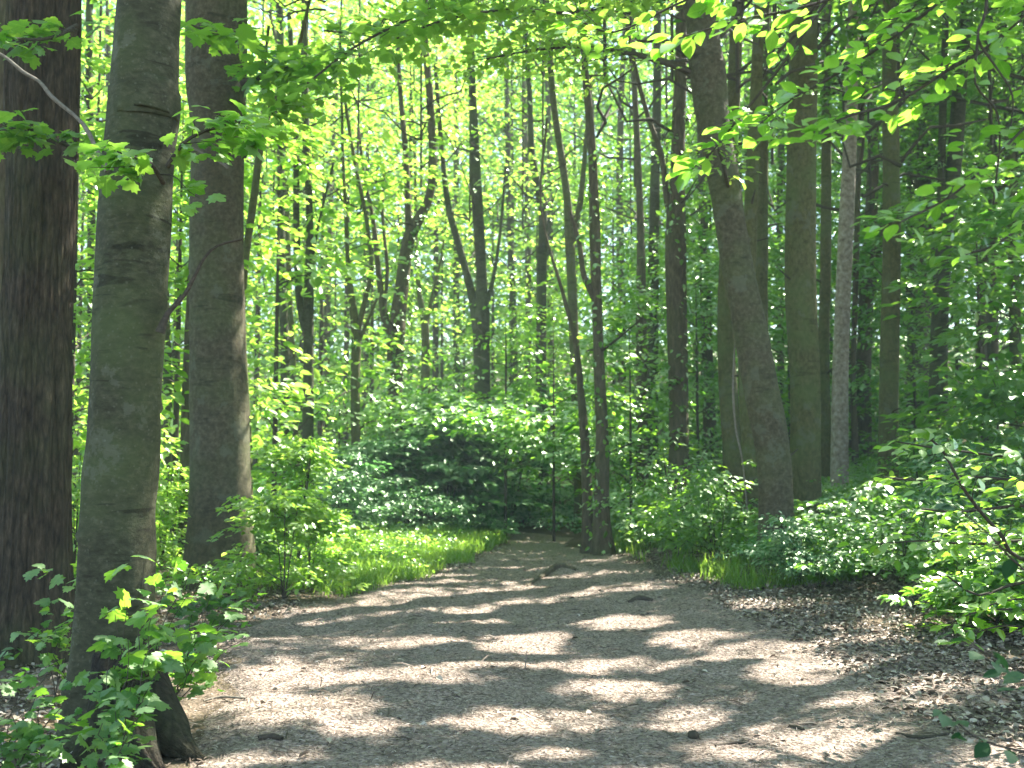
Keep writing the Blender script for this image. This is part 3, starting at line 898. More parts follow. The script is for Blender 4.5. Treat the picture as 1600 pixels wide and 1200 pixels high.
def leafy_branch(parent, pts, leaf='bright', size=.07, spray=(.12, .28), per=9, count=30, seed=1, template=T_BEECH, twig='twig', side=.35, sag=.0, tilt=.4, start=.15, name='leafy_branch', zside=.0, minor=True):
    """a branch drawn through (px, py, width, d) points with side twigs and leaf fans; two sub-meshes: wood with leaves below it"""
    r = np.random.default_rng(seed)
    rows = px_rows(pts, 0)
    Rw = catmull(rows, .06)
    base = np.array(parent.location)
    parts = [tube_np(Rw[:, :3] - base, np.maximum(.0015, Rw[:, 3]), 7)]
    n = len(Rw)
    cen, hd = [], []
    for k in range(count):
        f = start + (1 - start) * (k + r.uniform(0, 1)) / count
        idx = min(n - 1, int(f * (n - 1)))
        p0 = Rw[idx, :3]
        tdir = norm(Rw[min(n - 1, idx + 1), :3] - Rw[max(0, idx - 1), :3])
        ang = r.choice([-1, 1]) * r.uniform(.5, 1.2)
        c, s = math.cos(ang), math.sin(ang)
        dv = np.array([tdir[0] * c - tdir[1] * s, tdir[0] * s + tdir[1] * c, tdir[2] * .4 + r.normal(zside, .2)])
        L = side * r.uniform(.3, 1) * (1.2 - .6 * f)
        p1 = p0 + dv * L
        q = wiggly(p0, p1, r, 5, .08, .03)
        if minor:
            parts.append(tube_np(q - base, np.linspace(max(.0022, Rw[idx, 3] * .35), .0012, 5), 4))
        for tt in ((.55, 1.0) if L > .2 else (1.0,)):
            cen.append(p0 + (p1 - p0) * tt); hd.append(math.atan2(dv[1], dv[0]))
    cen.append(Rw[-1, :3]); hd.append(math.atan2(*(norm(Rw[-1, :3] - Rw[-4, :3])[[1, 0]])))
    cen = np.array(cen) - base
    P, A, Nn = spray_points(r, cen, r.uniform(*spray, len(cen)), per, .10, tilt, .25, np.array(hd))
    k = len(P)
    wood = link(name, tube_join(name, parts, M[twig]), parent)
    leaf = leaf + '_near' if leaf + '_near' in M and max(q[3] for q in pts[-3:]) < 8 else leaf
    lf = leaf_mesh('foliage', P, A, Nn, r.uniform(.55, 1.2, k) * size, np.clip(np.repeat(r.uniform(.2, .8, len(cen)), per) + r.normal(0, .14, k), 0, 1), template, M[leaf])
    link('foliage', lf, wood)
    return wood


BT = 'beech_tree'
# --- the near trees on the left
t0 = make_tree('tree', 'dark trunk at the very left edge, half hidden behind the furrowed trunk', 9.0,
               [(-6, 960, 55), (-4, 600, 48), (-2, 200, 46), (0, 0, 44)], 'brown_bark', 17, crown_z=8)
t1 = make_tree('furrowed_tree', 'massive trunk with deeply furrowed brown bark, left of the smooth beech', 7.5,
               [(42, 1035, 125), (50, 900, 106), (56, 600, 98), (66, 300, 98), (70, 0, 104)], 'furrow_bark', 19, crown_z=9,
               seg=168, step=.03, lumps=.05, ridge=.016, flare=.35, seed=3)
t2 = make_tree(BT, 'smooth lumpy beech trunk with maple seedlings round its dark split foot', 5.5,
               [(172, 1150, 120), (178, 1000, 108), (186, 800, 108), (196, 600, 110), (207, 400, 110), (214, 270, 108), (226, 150, 106), (232, 0, 97)],
               'beech_bark', 18, crown_z=8.5, seg=96, step=.03, lumps=.075, flare=.35, roots=4, fine=.003, seed=12,
               limbs=[[(205, 960, 50, 5.5), (222, 1040, 60, 5.42), (240, 1095, 66, 5.32), (262, 1135, 60, 5.2), (285, 1158, 34, 5.12), (312, 1176, 16, 5.08), (345, 1190, 5, 5.04)],
                      [(175, 1020, 60, 5.4), (165, 1090, 56, 5.25), (150, 1140, 46, 5.1), (118, 1178, 26, 4.98), (80, 1200, 10, 4.92)],
                      [(200, 1030, 50, 5.35), (208, 1100, 54, 5.2), (222, 1150, 44, 5.05), (240, 1182, 24, 4.95), (262, 1204, 8, 4.88)]])
t3 = make_tree(BT, 'thick dark beech trunk rising from the shrubs right of the lumpy beech', 11.4,
               [(343, 925, 98), (345, 800, 92), (342, 600, 88), (339, 400, 84), (340, 200, 84), (338, 0, 95)], 'dark_beech', 20,
               crown_z=8.5, seg=72, step=.06, lumps=.04, flare=.25, fine=.004, seed=14)
make_tree('tree', 'narrow brown trunk peeping out left of the thick dark beech', 13.5, [(295, 860, 26), (295, 640, 22), (310, 300, 18), (320, 0, 16)], 'brown_bark', 15, crown_z=8)
make_tree('tree', 'thin trunk tight against the right side of the thick dark beech', 14, [(388, 880, 14), (388, 700, 12), (378, 480, 12), (398, 300, 12), (414, 190, 11), (440, 140, 8), (470, 60, 6)], 'green_bark', 13,
          crown='crown_bright', crown_z=8, limbs=[[(414, 190, 8), (412, 120, 6), (420, 40, 5)]])
make_tree('tree', 'short pale stem between the lumpy beech and the thick dark beech', 18, [(262, 800, 14), (262, 620, 13), (258, 400, 12), (262, 100, 10)], 'beech_bark', 15, crown='crown_bright', crown_z=7.5)
make_tree('tree', 'slim trunk in the bright gap between the furrowed trunk and the lumpy beech', 19, [(140, 800, 14), (143, 360, 12), (140, 0, 11)], 'beech_bark', 15, crown='crown_bright', crown_z=8)

# --- middle left
make_tree('tree', 'pale slim trunk, leftmost of the close group in the bright opening', 24, [(445, 700, 15), (446, 560, 14), (440, 430, 13), (438, 200, 11), (436, 0, 12)], 'beech_bark', 17, crown='crown_thin')
make_tree('tree', 'very thin pole standing between the pale slim trunk and the forked one', 25, [(462, 680, 10), (452, 450, 9), (447, 280, 8), (440, 100, 7)], 'green_bark', 14, crown='crown_thin')
make_tree('forked_tree', 'grey trunk splitting low into two straight parallel stems in the bright opening', 20,
          [(480, 780, 20), (482, 600, 17), (482, 490, 17), (484, 350, 12), (478, 200, 13), (476, 60, 11)], 'beech_bark', 17, crown='crown_thin',
          limbs=[[(480, 520, 16), (468, 470, 12), (463, 350, 11), (462, 200, 10), (452, 20, 8)], [(488, 400, 6), (500, 340, 4), (522, 250, 4)]])
make_tree('forked_tree', 'slender tree forking into a narrow wine-glass shape before the bright thicket', 20,
          [(558, 810, 17), (556, 700, 15), (555, 600, 15), (556, 520, 15), (545, 430, 8), (540, 330, 6), (535, 200, 5)], 'green_bark', 14, crown='crown_thin', crown_z=7,
          limbs=[[(556, 530, 12), (570, 470, 8), (580, 420, 7), (572, 340, 7), (552, 240, 6), (538, 150, 5)], [(558, 540, 7), (575, 500, 5), (600, 440, 4)]])
make_tree('forked_tree', 'dark tree with sinuous forked stems standing alone above the teal shrubs', 22,
          [(618, 830, 24), (618, 700, 21), (617, 620, 23), (618, 540, 28), (628, 450, 22), (640, 370, 20), (668, 318, 15), (676, 260, 13), (672, 150, 12), (664, 40, 10)], 'brown_bark', 17, lumps=.09, ivy=1500,
          limbs=[[(640, 385, 13), (637, 300, 11), (634, 240, 10), (626, 150, 8), (620, 40, 6)], [(616, 560, 18), (600, 490, 13), (592, 430, 10), (584, 350, 8), (570, 280, 6), (560, 200, 5)],
                 [(600, 490, 7), (605, 420, 6), (598, 340, 5), (600, 260, 4)]])
make_tree('forked_tree', 'small faint forked tree right of the dark sinuous one', 28,
          [(664, 640, 14), (665, 540, 13), (663, 500, 12), (655, 460, 8), (650, 380, 6), (648, 240, 5)], 'green_bark', 14, crown_z=8,
          limbs=[[(664, 520, 7), (678, 450, 5), (690, 400, 4), (700, 320, 3)]])
make_tree('forked_tree', 'stout grey trunk dividing into a wide V high above the leafy shrub', 25,
          [(754, 700, 29), (753, 560, 26), (752, 500, 27), (753, 440, 18), (748, 350, 18), (742, 250, 16), (738, 150, 13), (735, 30, 11)], 'beech_bark', 18,
          limbs=[[(748, 520, 20), (735, 450, 14), (716, 380, 12), (700, 320, 10), (690, 230, 8), (680, 100, 6)], [(758, 480, 9), (770, 440, 6), (782, 360, 5), (790, 260, 4)]])
make_tree('tree', 'faint bluish trunk just right of the wide V trunk', 34, [(804, 640, 13), (803, 560, 12), (800, 430, 10), (795, 320, 9), (790, 100, 8)], 'beech_bark', 17)
make_tree('tree', 'mid-sized trunk above the leafy shrub, leaning left towards its top', 26, [(846, 660, 17), (846, 560, 16), (846, 450, 16), (848, 330, 14), (832, 250, 11), (828, 160, 9), (820, 20, 7)], 'beech_bark', 16)
make_tree('forked_tree', 'dark trunk left of the twin stems at the path bend, leaning left above', 21,
          [(908, 830, 19), (904, 700, 17), (900, 600, 16), (894, 450, 15), (890, 370, 16), (884, 290, 12), (866, 170, 11), (856, 40, 10)], 'green_bark', 17,
          limbs=[[(892, 385, 12), (906, 320, 10), (914, 240, 8), (924, 120, 6)]])
make_tree('tree', 'gnarled trunk with a flared foot standing in the path bend', 16,
          [(943, 865, 30), (940, 800, 23), (941, 700, 20), (937, 600, 18), (932, 450, 17), (929, 350, 17), (926, 250, 14), (920, 170, 13), (912, 60, 10)], 'brown_bark', 15, lumps=.10, flare=.5, seg=32, step=.1, seed=77, ivy=500,
          limbs=[[(931, 470, 12), (912, 430, 9), (905, 380, 8), (890, 330, 6)]])
make_tree('tree', 'short thick stem leaning against the gnarled trunk in the path bend', 16.4, [(920, 862, 20), (917, 780, 16), (914, 700, 15), (908, 620, 12), (900, 540, 9), (880, 460, 6)], 'brown_bark', 7, crown='', lumps=.1)

# --- middle right
make_tree('forked_tree', 'dark forked trunk standing behind the fresh green right verge', 17,
          [(1062, 830, 38), (1061, 700, 32), (1060, 600, 31), (1056, 450, 33), (1055, 370, 34), (1058, 300, 26), (1060, 200, 22), (1064, 40, 17)], 'brown_bark', 18, seg=28, step=.12, crown_z=8, ivy=900,
          limbs=[[(1052, 350, 16), (1042, 310, 11), (1033, 240, 9), (1015, 190, 8), (996, 120, 7), (980, 40, 6)]])
make_tree('tree', 'smooth light trunk just left of the dark forked one', 24, [(1018, 680, 20), (1020, 500, 18), (1022, 350, 16), (1027, 150, 14), (1028, 0, 12)], 'beech_bark', 17)
make_tree('tree', 'reddish brown trunk left of the smooth light one', 22, [(1004, 760, 20), (1003, 600, 18), (1002, 500, 17), (1000, 330, 11), (992, 150, 10), (985, 0, 8)], 'brown_bark', 16)
make_tree('tree', 'dark straight trunk between the dark forked trunk and the leaning beech', 27, [(1112, 740, 22), (1107, 620, 19), (1103, 480, 17), (1098, 300, 15), (1095, 100, 13)], 'brown_bark', 17)
make_tree('tree', 'knotty olive trunk behind the left side of the leaning beech', 16.5, [(1152, 790, 34), (1140, 650, 29), (1134, 500, 27), (1140, 300, 24), (1150, 60, 20)], 'green_bark', 16, lumps=.08, seg=28)
make_tree('tree', 'upright trunk almost merged with the left flank of the leaning beech', 14.5, [(1178, 830, 26), (1172, 700, 25), (1166, 560, 24), (1172, 350, 22), (1185, 60, 18)], 'green_bark', 15, seg=24)
t4 = make_tree(BT, 'curved beech leaning left over the path with a long side branch', 12.5,
               [(1212, 880, 58), (1213, 800, 52), (1207, 700, 52), (1192, 620, 55), (1169, 500, 52), (1149, 400, 49), (1131, 280, 49), (1116, 200, 50), (1106, 110, 58), (1096, 20, 50)], 'dark_beech', 17,
               crown_z=7.5, seg=72, step=.06, lumps=.035, flare=.3, fine=.004, seed=20,
               limbs=[[(1100, 130, 22), (1075, 112, 13), (1050, 100, 10), (1000, 86, 8), (960, 78, 7), (900, 72, 6), (830, 78, 5)],
                      [(1106, 90, 30), (1080, 20, 22), (1060, -60, 18), (1020, -160, 10)],
                      [(1195, 868, 20), (1178, 885, 18), (1150, 904, 12), (1120, 915, 6)]])
t5 = make_tree(BT, 'smooth straight olive beech trunk right behind the leaning beech', 15,
               [(1258, 800, 46), (1258, 600, 46), (1251, 450, 48), (1252, 250, 46), (1255, 0, 44)], 'green_bark', 20, crown_z=8.5, seg=56, step=.1, lumps=.02, seed=31)
make_tree('tree', 'straight green trunk showing between the leaning and the olive beech', 20, [(1192, 780, 24), (1188, 600, 24), (1188, 400, 24), (1189, 200, 22), (1194, 0, 18)], 'green_bark', 18)
make_tree('tree', 'grey-green trunk directly right of the olive beech', 20, [(1288, 760, 22), (1287, 550, 18), (1290, 400, 17), (1291, 200, 15), (1291, 0, 14)], 'green_bark', 18)
make_tree('pine_tree', 'pale flaky-barked trunk right of the olive beech', 18, [(1312, 760, 26), (1313, 600, 25), (1318, 450, 24), (1322, 350, 23), (1329, 200, 20), (1333, 50, 18)], 'pale_bark', 19, lumps=.07, seg=28, step=.12)
make_tree('tree', 'dark thin pole just right of the pale flaky trunk', 23, [(1338, 740, 11), (1333, 600, 9), (1337, 440, 9), (1345, 200, 8)], 'brown_bark', 14)
make_tree('forked_tree', 'nearly black forked trunk between the pale flaky trunk and the green mossy one', 25,
          [(1348, 720, 24), (1350, 560, 23), (1355, 430, 22), (1362, 320, 19), (1364, 180, 17), (1352, 60, 14)], 'brown_bark', 18, limbs=[[(1352, 500, 14), (1375, 380, 10), (1385, 280, 8), (1402, 150, 6)]])
make_tree('tree', 'green mossy trunk standing free on the right bank', 17, [(1387, 770, 30), (1389, 600, 29), (1393, 400, 28), (1393, 300, 27), (1390, 100, 23), (1390, 0, 21)], 'green_bark', 19, seg=36, step=.12, lumps=.03)
make_tree('forked_tree', 'brown-grey trunk curving right near its top, beyond the mossy one', 19, [(1465, 740, 28), (1467, 560, 27), (1472, 420, 25), (1480, 330, 24), (1491, 250, 23), (1500, 130, 22), (1512, 0, 20)], 'beech_bark', 19, seg=28,
          limbs=[[(1474, 400, 15), (1471, 300, 13), (1473, 180, 12), (1478, 20, 10)]])
make_tree('tree', 'broad dark trunk in shade between the mossy and the brown-grey one', 27, [(1436, 700, 30), (1437, 500, 28), (1440, 350, 26), (1444, 100, 22)], 'brown_bark', 18)
make_tree('tree', 'thin dark trunk left of the broad shaded one', 29, [(1418, 700, 12), (1420, 500, 11), (1424, 200, 10)], 'brown_bark', 16)
make_tree('tree', 'dim trunk deep in the shaded thicket at the right', 28, [(1532, 720, 22), (1536, 500, 20), (1545, 300, 18), (1556, 60, 14)], 'brown_bark', 17)
make_tree('tree', 'dim trunk nearest the right edge of the thicket', 24, [(1588, 720, 18), (1586, 500, 17), (1580, 300, 16), (1572, 60, 13)], 'green_bark', 17)
make_tree('tree', 'slim dark trunk behind the smooth light one near the reddish trunk', 32, [(968, 720, 14), (972, 520, 13), (968, 300, 11), (975, 60, 9)], 'brown_bark', 17)
make_tree('tree', 'slim far trunk between the mid-sized trunk and the wide V trunk', 36, [(822, 640, 10), (826, 480, 10), (822, 250, 8)], 'brown_bark', 17)
make_tree('tree', 'far dim trunk in the gap right of the green trunk', 32, [(1222, 700, 12), (1218, 400, 11), (1222, 100, 9)], 'brown_bark', 17)

# --- more trees farther back: their trunks are thin and their crowns close the top of the view
r = np.random.default_rng(5)
back = [(-11, 30), (-6.3, 36), (-2.2, 40), (1.2, 38), (4, 41), (7.5, 33), (10, 38), (13, 31), (15.4, 35), (12.0, 24.5), (8, 44), (17.5, 42)]
LM = [(60, 'the furrowed trunk'), (195, 'the lumpy beech'), (340, 'the thick dark beech'), (443, 'the pale slim trunk'), (482, 'the grey twin-stemmed trunk'), (556, 'the wine-glass fork'), (622, 'the dark sinuous tree'),
      (752, 'the wide V trunk'), (846, 'the mid-sized leaning trunk'), (932, 'the gnarled path-bend trunk'), (1003, 'the reddish trunk'), (1060, 'the dark forked trunk'), (1170, 'the leaning beech'), (1256, 'the olive beech'),
      (1318, 'the pale flaky trunk'), (1390, 'the mossy trunk'), (1470, 'the curving brown-grey trunk')]
used_labels = set()
for bx, by in back:
    bx += r.normal(0, .5); by += r.normal(0, .7)
    px = 800 + F * bx / by
    lean = r.normal(0, 10)
    lf_ = [n for p_, n in LM if p_ < px]; rt_ = [n for p_, n in LM if p_ >= px]
    lab = 'slim far tree seen between ' + lf_[-1] + ' and ' + rt_[0] if lf_ and rt_ else ('slim far tree right of ' + lf_[-1] if lf_ else 'slim far tree left of ' + rt_[0])
    for extra in ('', ', the farther one', ', the third one back'):
        if lab + extra not in used_labels:
            lab += extra
            break
    used_labels.add(lab)
    make_tree('slim_tree', lab, by, [(px, 730, 300 / by * 1.5), (px + lean * .4, 400, 300 / by * 1.3), (px + lean, 150, 300 / by)],
              'beech_bark' if r.random() < .5 else 'brown_bark', r.uniform(16, 21), 'crown_thin' if bx < 6 else 'crown', r.uniform(5.5, 7.5), r.uniform(1.0, 1.3), seg=10,
              group='slim trees far back among the foliage')
# --- trees added to the right and behind so their crowns shade the path
for bx, by, hz in [(9, 9.5, 18), (11.5, 13.5, 19), (9.2, 17.5, 18), (13, 18, 20), (13.5, 22.5, 19), (7.2, 5.5, 17), (7.0, 9.8, 15), (15, 12, 19), (9.5, 13.0, 16), (18, 17, 19), (19, 24, 19), (22, 30, 20), (17, 29, 19), (24, 22, 19), (28, 36, 20), (21, 37, 20), (14, 34, 19), (10, 1.5, 18), (-7, 3, 17)]:
    px = 800 + F * bx / max(by, 1.2)
    root = thing('beech_tree', 'tall beech added outside the picture to throw shade on the path', 'tree', (bx, by, ground(bx, by)), 'shade trees around the viewpoint')
    rows = np.array([(bx, by, ground(bx, by) - .1, .2), (bx + r.normal(0, .15), by, 5, .16), (bx + r.normal(0, .3), by, 11, .11), (bx, by, hz, .03)])
    trunk_part('trunk', root, rows, 14, .4, M['beech_bark'], int(bx * 10 + 200), .4)
    place_crown(root, PATTERNS['crown_clumped'][int(r.integers(0, 3))], (0, 0, 7.5), r.uniform(0, 6), (1.2, 1.2, (hz - 7.5) / 7.5), int(bx * 10))

# ------------------------------------------------------------------ understory trees and shrubs
def understory(name, label, px, d, h, rad, pat, z0=None, seed=0, cat='small tree', group=None, lean=0.0):
    """h: total height, rad: crown radius, z0: where the foliage begins"""
    r = np.random.default_rng(seed + int(px) * 7 + int(d * 10))
    x = (px - 800) / F * d
    gz = ground(x, d)
    root = thing(name, label, cat, (x, d, gz), group)
    P = PATTERNS[pat]
    k = r.integers(0, len(P))
    full = (P[k]['R'], P[k]['H'])
    z0 = .12 * h if z0 is None else z0
    sx = rad / full[0]; sz = (h - z0) / full[1]
    rot = (0, 0, r.uniform(0, 6.28))
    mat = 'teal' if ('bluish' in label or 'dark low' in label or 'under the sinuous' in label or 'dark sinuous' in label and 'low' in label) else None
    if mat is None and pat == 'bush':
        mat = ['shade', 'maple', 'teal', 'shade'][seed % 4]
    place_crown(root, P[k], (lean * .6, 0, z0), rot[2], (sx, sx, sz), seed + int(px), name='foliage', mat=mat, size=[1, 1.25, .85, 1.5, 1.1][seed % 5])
    n_st = 1 if h > 3 else 4
    for q in range(n_st):
        a = r.uniform(0, 6.28); sp = 0 if n_st == 1 else .25 * rad
        rows = np.array([(x, d, gz - .05, .007 * h if n_st == 1 else .006 * h + .003), (x + lean * .4 + math.cos(a) * sp * .5, d + math.sin(a) * sp * .5, gz + h * .45, .005 * h if n_st == 1 else .005 * h),
                         (x + lean * .8 + math.cos(a) * sp, d + math.sin(a) * sp, gz + h * .9, .004)])
        trunk_part('stem', root, rows, 7, .15 if h < 3 else .3, M['twig'], int(r.integers(999)), 0)
    return root


U = [
 # left and bright
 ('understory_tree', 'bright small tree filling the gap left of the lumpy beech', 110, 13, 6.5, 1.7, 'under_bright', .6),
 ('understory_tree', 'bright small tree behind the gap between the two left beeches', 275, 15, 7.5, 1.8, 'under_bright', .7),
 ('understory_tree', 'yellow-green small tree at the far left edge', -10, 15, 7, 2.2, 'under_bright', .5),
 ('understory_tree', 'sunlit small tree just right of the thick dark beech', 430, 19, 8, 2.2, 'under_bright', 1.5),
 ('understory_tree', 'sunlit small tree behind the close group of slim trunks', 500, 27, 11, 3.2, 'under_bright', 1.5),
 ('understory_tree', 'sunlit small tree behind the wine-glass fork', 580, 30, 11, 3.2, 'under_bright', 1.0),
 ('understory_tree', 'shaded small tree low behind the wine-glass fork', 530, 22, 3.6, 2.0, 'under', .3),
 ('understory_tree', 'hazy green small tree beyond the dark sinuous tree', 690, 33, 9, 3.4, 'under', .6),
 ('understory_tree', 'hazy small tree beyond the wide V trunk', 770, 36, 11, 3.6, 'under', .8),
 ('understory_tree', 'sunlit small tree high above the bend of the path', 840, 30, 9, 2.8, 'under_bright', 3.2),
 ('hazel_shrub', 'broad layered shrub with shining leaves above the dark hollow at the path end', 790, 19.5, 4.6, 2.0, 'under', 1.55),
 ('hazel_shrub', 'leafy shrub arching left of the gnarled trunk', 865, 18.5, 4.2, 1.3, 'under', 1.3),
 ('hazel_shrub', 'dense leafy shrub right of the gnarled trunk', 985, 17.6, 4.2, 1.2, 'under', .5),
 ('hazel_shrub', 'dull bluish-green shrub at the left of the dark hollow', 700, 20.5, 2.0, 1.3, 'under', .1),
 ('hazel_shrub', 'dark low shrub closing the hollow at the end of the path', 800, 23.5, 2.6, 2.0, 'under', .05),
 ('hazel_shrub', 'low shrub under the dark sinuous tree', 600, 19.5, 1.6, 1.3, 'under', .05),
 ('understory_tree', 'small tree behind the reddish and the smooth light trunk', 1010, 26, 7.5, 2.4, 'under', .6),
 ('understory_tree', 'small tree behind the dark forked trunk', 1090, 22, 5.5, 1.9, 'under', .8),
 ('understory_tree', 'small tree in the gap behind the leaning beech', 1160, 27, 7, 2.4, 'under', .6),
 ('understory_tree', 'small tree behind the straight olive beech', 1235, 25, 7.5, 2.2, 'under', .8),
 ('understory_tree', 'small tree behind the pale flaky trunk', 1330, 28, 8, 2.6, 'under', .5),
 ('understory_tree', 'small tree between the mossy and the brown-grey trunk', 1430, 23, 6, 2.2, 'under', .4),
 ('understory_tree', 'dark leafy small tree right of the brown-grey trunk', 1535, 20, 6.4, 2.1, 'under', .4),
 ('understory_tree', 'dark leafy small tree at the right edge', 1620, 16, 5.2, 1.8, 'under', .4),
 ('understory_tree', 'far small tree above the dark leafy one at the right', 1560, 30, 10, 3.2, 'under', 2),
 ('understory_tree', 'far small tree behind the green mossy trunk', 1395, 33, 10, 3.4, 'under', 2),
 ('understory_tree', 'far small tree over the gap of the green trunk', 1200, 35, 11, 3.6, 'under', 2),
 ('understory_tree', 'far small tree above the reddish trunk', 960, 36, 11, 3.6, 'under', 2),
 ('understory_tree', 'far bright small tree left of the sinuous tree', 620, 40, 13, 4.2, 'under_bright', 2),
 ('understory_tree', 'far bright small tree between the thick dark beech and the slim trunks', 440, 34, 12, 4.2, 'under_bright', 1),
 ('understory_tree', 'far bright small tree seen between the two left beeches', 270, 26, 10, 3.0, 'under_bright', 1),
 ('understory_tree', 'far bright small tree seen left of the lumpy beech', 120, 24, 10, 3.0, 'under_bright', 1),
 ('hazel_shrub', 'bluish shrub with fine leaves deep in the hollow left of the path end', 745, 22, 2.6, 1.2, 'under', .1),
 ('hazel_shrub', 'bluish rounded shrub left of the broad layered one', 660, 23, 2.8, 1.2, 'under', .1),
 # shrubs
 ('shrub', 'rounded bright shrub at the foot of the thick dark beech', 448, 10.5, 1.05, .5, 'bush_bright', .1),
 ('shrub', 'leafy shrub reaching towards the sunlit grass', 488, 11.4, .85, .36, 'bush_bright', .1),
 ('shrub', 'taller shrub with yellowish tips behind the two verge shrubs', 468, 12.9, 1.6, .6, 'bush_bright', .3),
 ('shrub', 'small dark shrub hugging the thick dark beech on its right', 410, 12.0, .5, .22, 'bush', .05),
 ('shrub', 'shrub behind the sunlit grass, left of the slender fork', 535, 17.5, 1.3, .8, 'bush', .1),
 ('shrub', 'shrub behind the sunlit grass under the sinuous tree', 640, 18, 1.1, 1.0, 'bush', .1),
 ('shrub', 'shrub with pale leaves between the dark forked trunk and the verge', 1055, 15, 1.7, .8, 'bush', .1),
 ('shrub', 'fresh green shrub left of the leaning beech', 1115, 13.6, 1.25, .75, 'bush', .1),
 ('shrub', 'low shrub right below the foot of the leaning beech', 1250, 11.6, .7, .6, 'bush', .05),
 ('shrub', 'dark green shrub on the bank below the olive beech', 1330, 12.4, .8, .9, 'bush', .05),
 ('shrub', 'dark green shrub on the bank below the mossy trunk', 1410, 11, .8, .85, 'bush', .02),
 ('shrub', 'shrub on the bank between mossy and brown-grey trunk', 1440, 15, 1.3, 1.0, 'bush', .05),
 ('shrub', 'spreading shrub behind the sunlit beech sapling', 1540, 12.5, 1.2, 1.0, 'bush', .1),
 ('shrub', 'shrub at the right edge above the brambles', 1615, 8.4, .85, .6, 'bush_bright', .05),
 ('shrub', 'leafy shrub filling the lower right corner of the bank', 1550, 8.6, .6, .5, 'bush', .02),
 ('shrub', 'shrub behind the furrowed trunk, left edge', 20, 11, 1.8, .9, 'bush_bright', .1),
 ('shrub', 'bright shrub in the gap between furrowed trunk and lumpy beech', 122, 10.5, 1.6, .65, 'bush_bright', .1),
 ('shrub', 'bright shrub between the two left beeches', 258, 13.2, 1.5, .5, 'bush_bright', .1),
]
U += [
 ('understory_tree', 'far leafy tree behind the pale slim trunk of the bright opening', 470, 40, 16, 4.5, 'under_bright', 5),
 ('understory_tree', 'tall leafy tree far behind the wine-glass fork, its crown closing the gap', 570, 38, 20, 4.2, 'under_bright', 9),
 ('understory_tree', 'tall leafy tree far behind the small faint fork', 680, 37, 19, 4.0, 'under_bright', 8),
 ('understory_tree', 'tall leafy tree far behind the slim trunk of the V tree gap', 800, 39, 19, 4.2, 'under_bright', 7),
 ('understory_tree', 'pale green tree low in the distance left of the sinuous tree', 590, 45, 9, 5.0, 'under_bright', .5),
 ('understory_tree', 'pale green tree low in the distance below the V trunk', 725, 44, 9, 5.0, 'under_bright', .5),
 ('understory_tree', 'pale green tree low in the distance behind the slim trunk group', 470, 44, 9, 5.0, 'under_bright', .5),
 ('understory_tree', 'far leafy tree rising above the dark sinuous tree', 640, 44, 19, 5.0, 'under_bright', 7),
 ('understory_tree', 'far leafy tree behind the stout V trunk, high up', 745, 42, 18, 4.5, 'under_bright', 6),
 ('understory_tree', 'far leafy tree high above the twin stems of the path bend', 900, 42, 18, 4.5, 'under', 6),
 ('understory_tree', 'far leafy tree high between the forked and the leaning trunk', 1100, 40, 17, 4.5, 'under', 6),
 ('understory_tree', 'far leafy tree high right of the olive beech', 1300, 40, 17, 4.5, 'under', 6),
 ('understory_tree', 'far leafy tree high behind the curving brown-grey trunk', 1500, 38, 17, 4.5, 'under', 6),
 ('understory_tree', 'far leafy tree high up beside the thick dark beech', 400, 30, 14, 3.2, 'under_bright', 6),
 ('understory_tree', 'far leafy tree high over the bright opening', 540, 34, 16, 3.8, 'under_bright', 8),
 ('understory_tree', 'far leafy tree high up between the two left beeches', 250, 30, 15, 4.0, 'under_bright', 6),
 ('understory_tree', 'far leafy tree high up left of the lumpy beech', 110, 32, 15, 4.0, 'under_bright', 6),
]
for k, (nm, lab, px, d, h, rad, pat, z0) in enumerate(U):
    cat = 'shrub' if 'shrub' in nm else 'small tree'
    understory(nm, lab, px, d, h, rad, pat, z0, seed=k, cat=cat)

# ------------------------------------------------------------------ maple seedlings at the foot of the lumpy beech
def seedling(label, base_px, tips, size=.11, per=6, seed=1, mat='maple', template=T_MAPLE, spray=(.07, .14), name='maple_seedling', group=None, stem_w=.004):
    """several stems from a ground point to (px, py, d) tips, leaves in tiers"""
    r = np.random.default_rng(seed)
    bx = (base_px[0] - 800) / F * base_px[1]
    gz = ground(bx, base_px[1])
    root = thing(name, label, 'seedling', (bx, base_px[1], gz), group)
    parts, cen, hd = [], [], []
    b = np.array(root.location)
    for tpx, tpy, td in tips:
        tip = W(tpx, tpy, td) - b
        q = wiggly(np.array([r.normal(0, .05), r.normal(0, .05), -.03]), tip, r, 8, .10, .06)
        parts.append(tube_np(q, np.linspace(stem_w, stem_w * .4, 8), 5))
        for f in (.5, .68, .84, 1.0):
            k = min(7, int(f * 7))
            cen.append(q[k] + r.normal(0, .03, 3)); hd.append(r.uniform(0, 6.28))
    stem = link('stem', tube_join('stem', parts, M['twig']), root)
    cen = np.array(cen)
    P, A, Nn = spray_points(r, cen, r.uniform(*spray, len(cen)), per, .25, .38, .2, np.array(hd))
    k = len(P)
    link('foliage', leaf_mesh('foliage', P, A, Nn, r.uniform(.4, 1.1, k) * size * .92, np.clip(r.normal(.4, .25, k), 0, 1), template, M[mat + '_near' if base_px[1] < 9 else mat]), root)
    return root


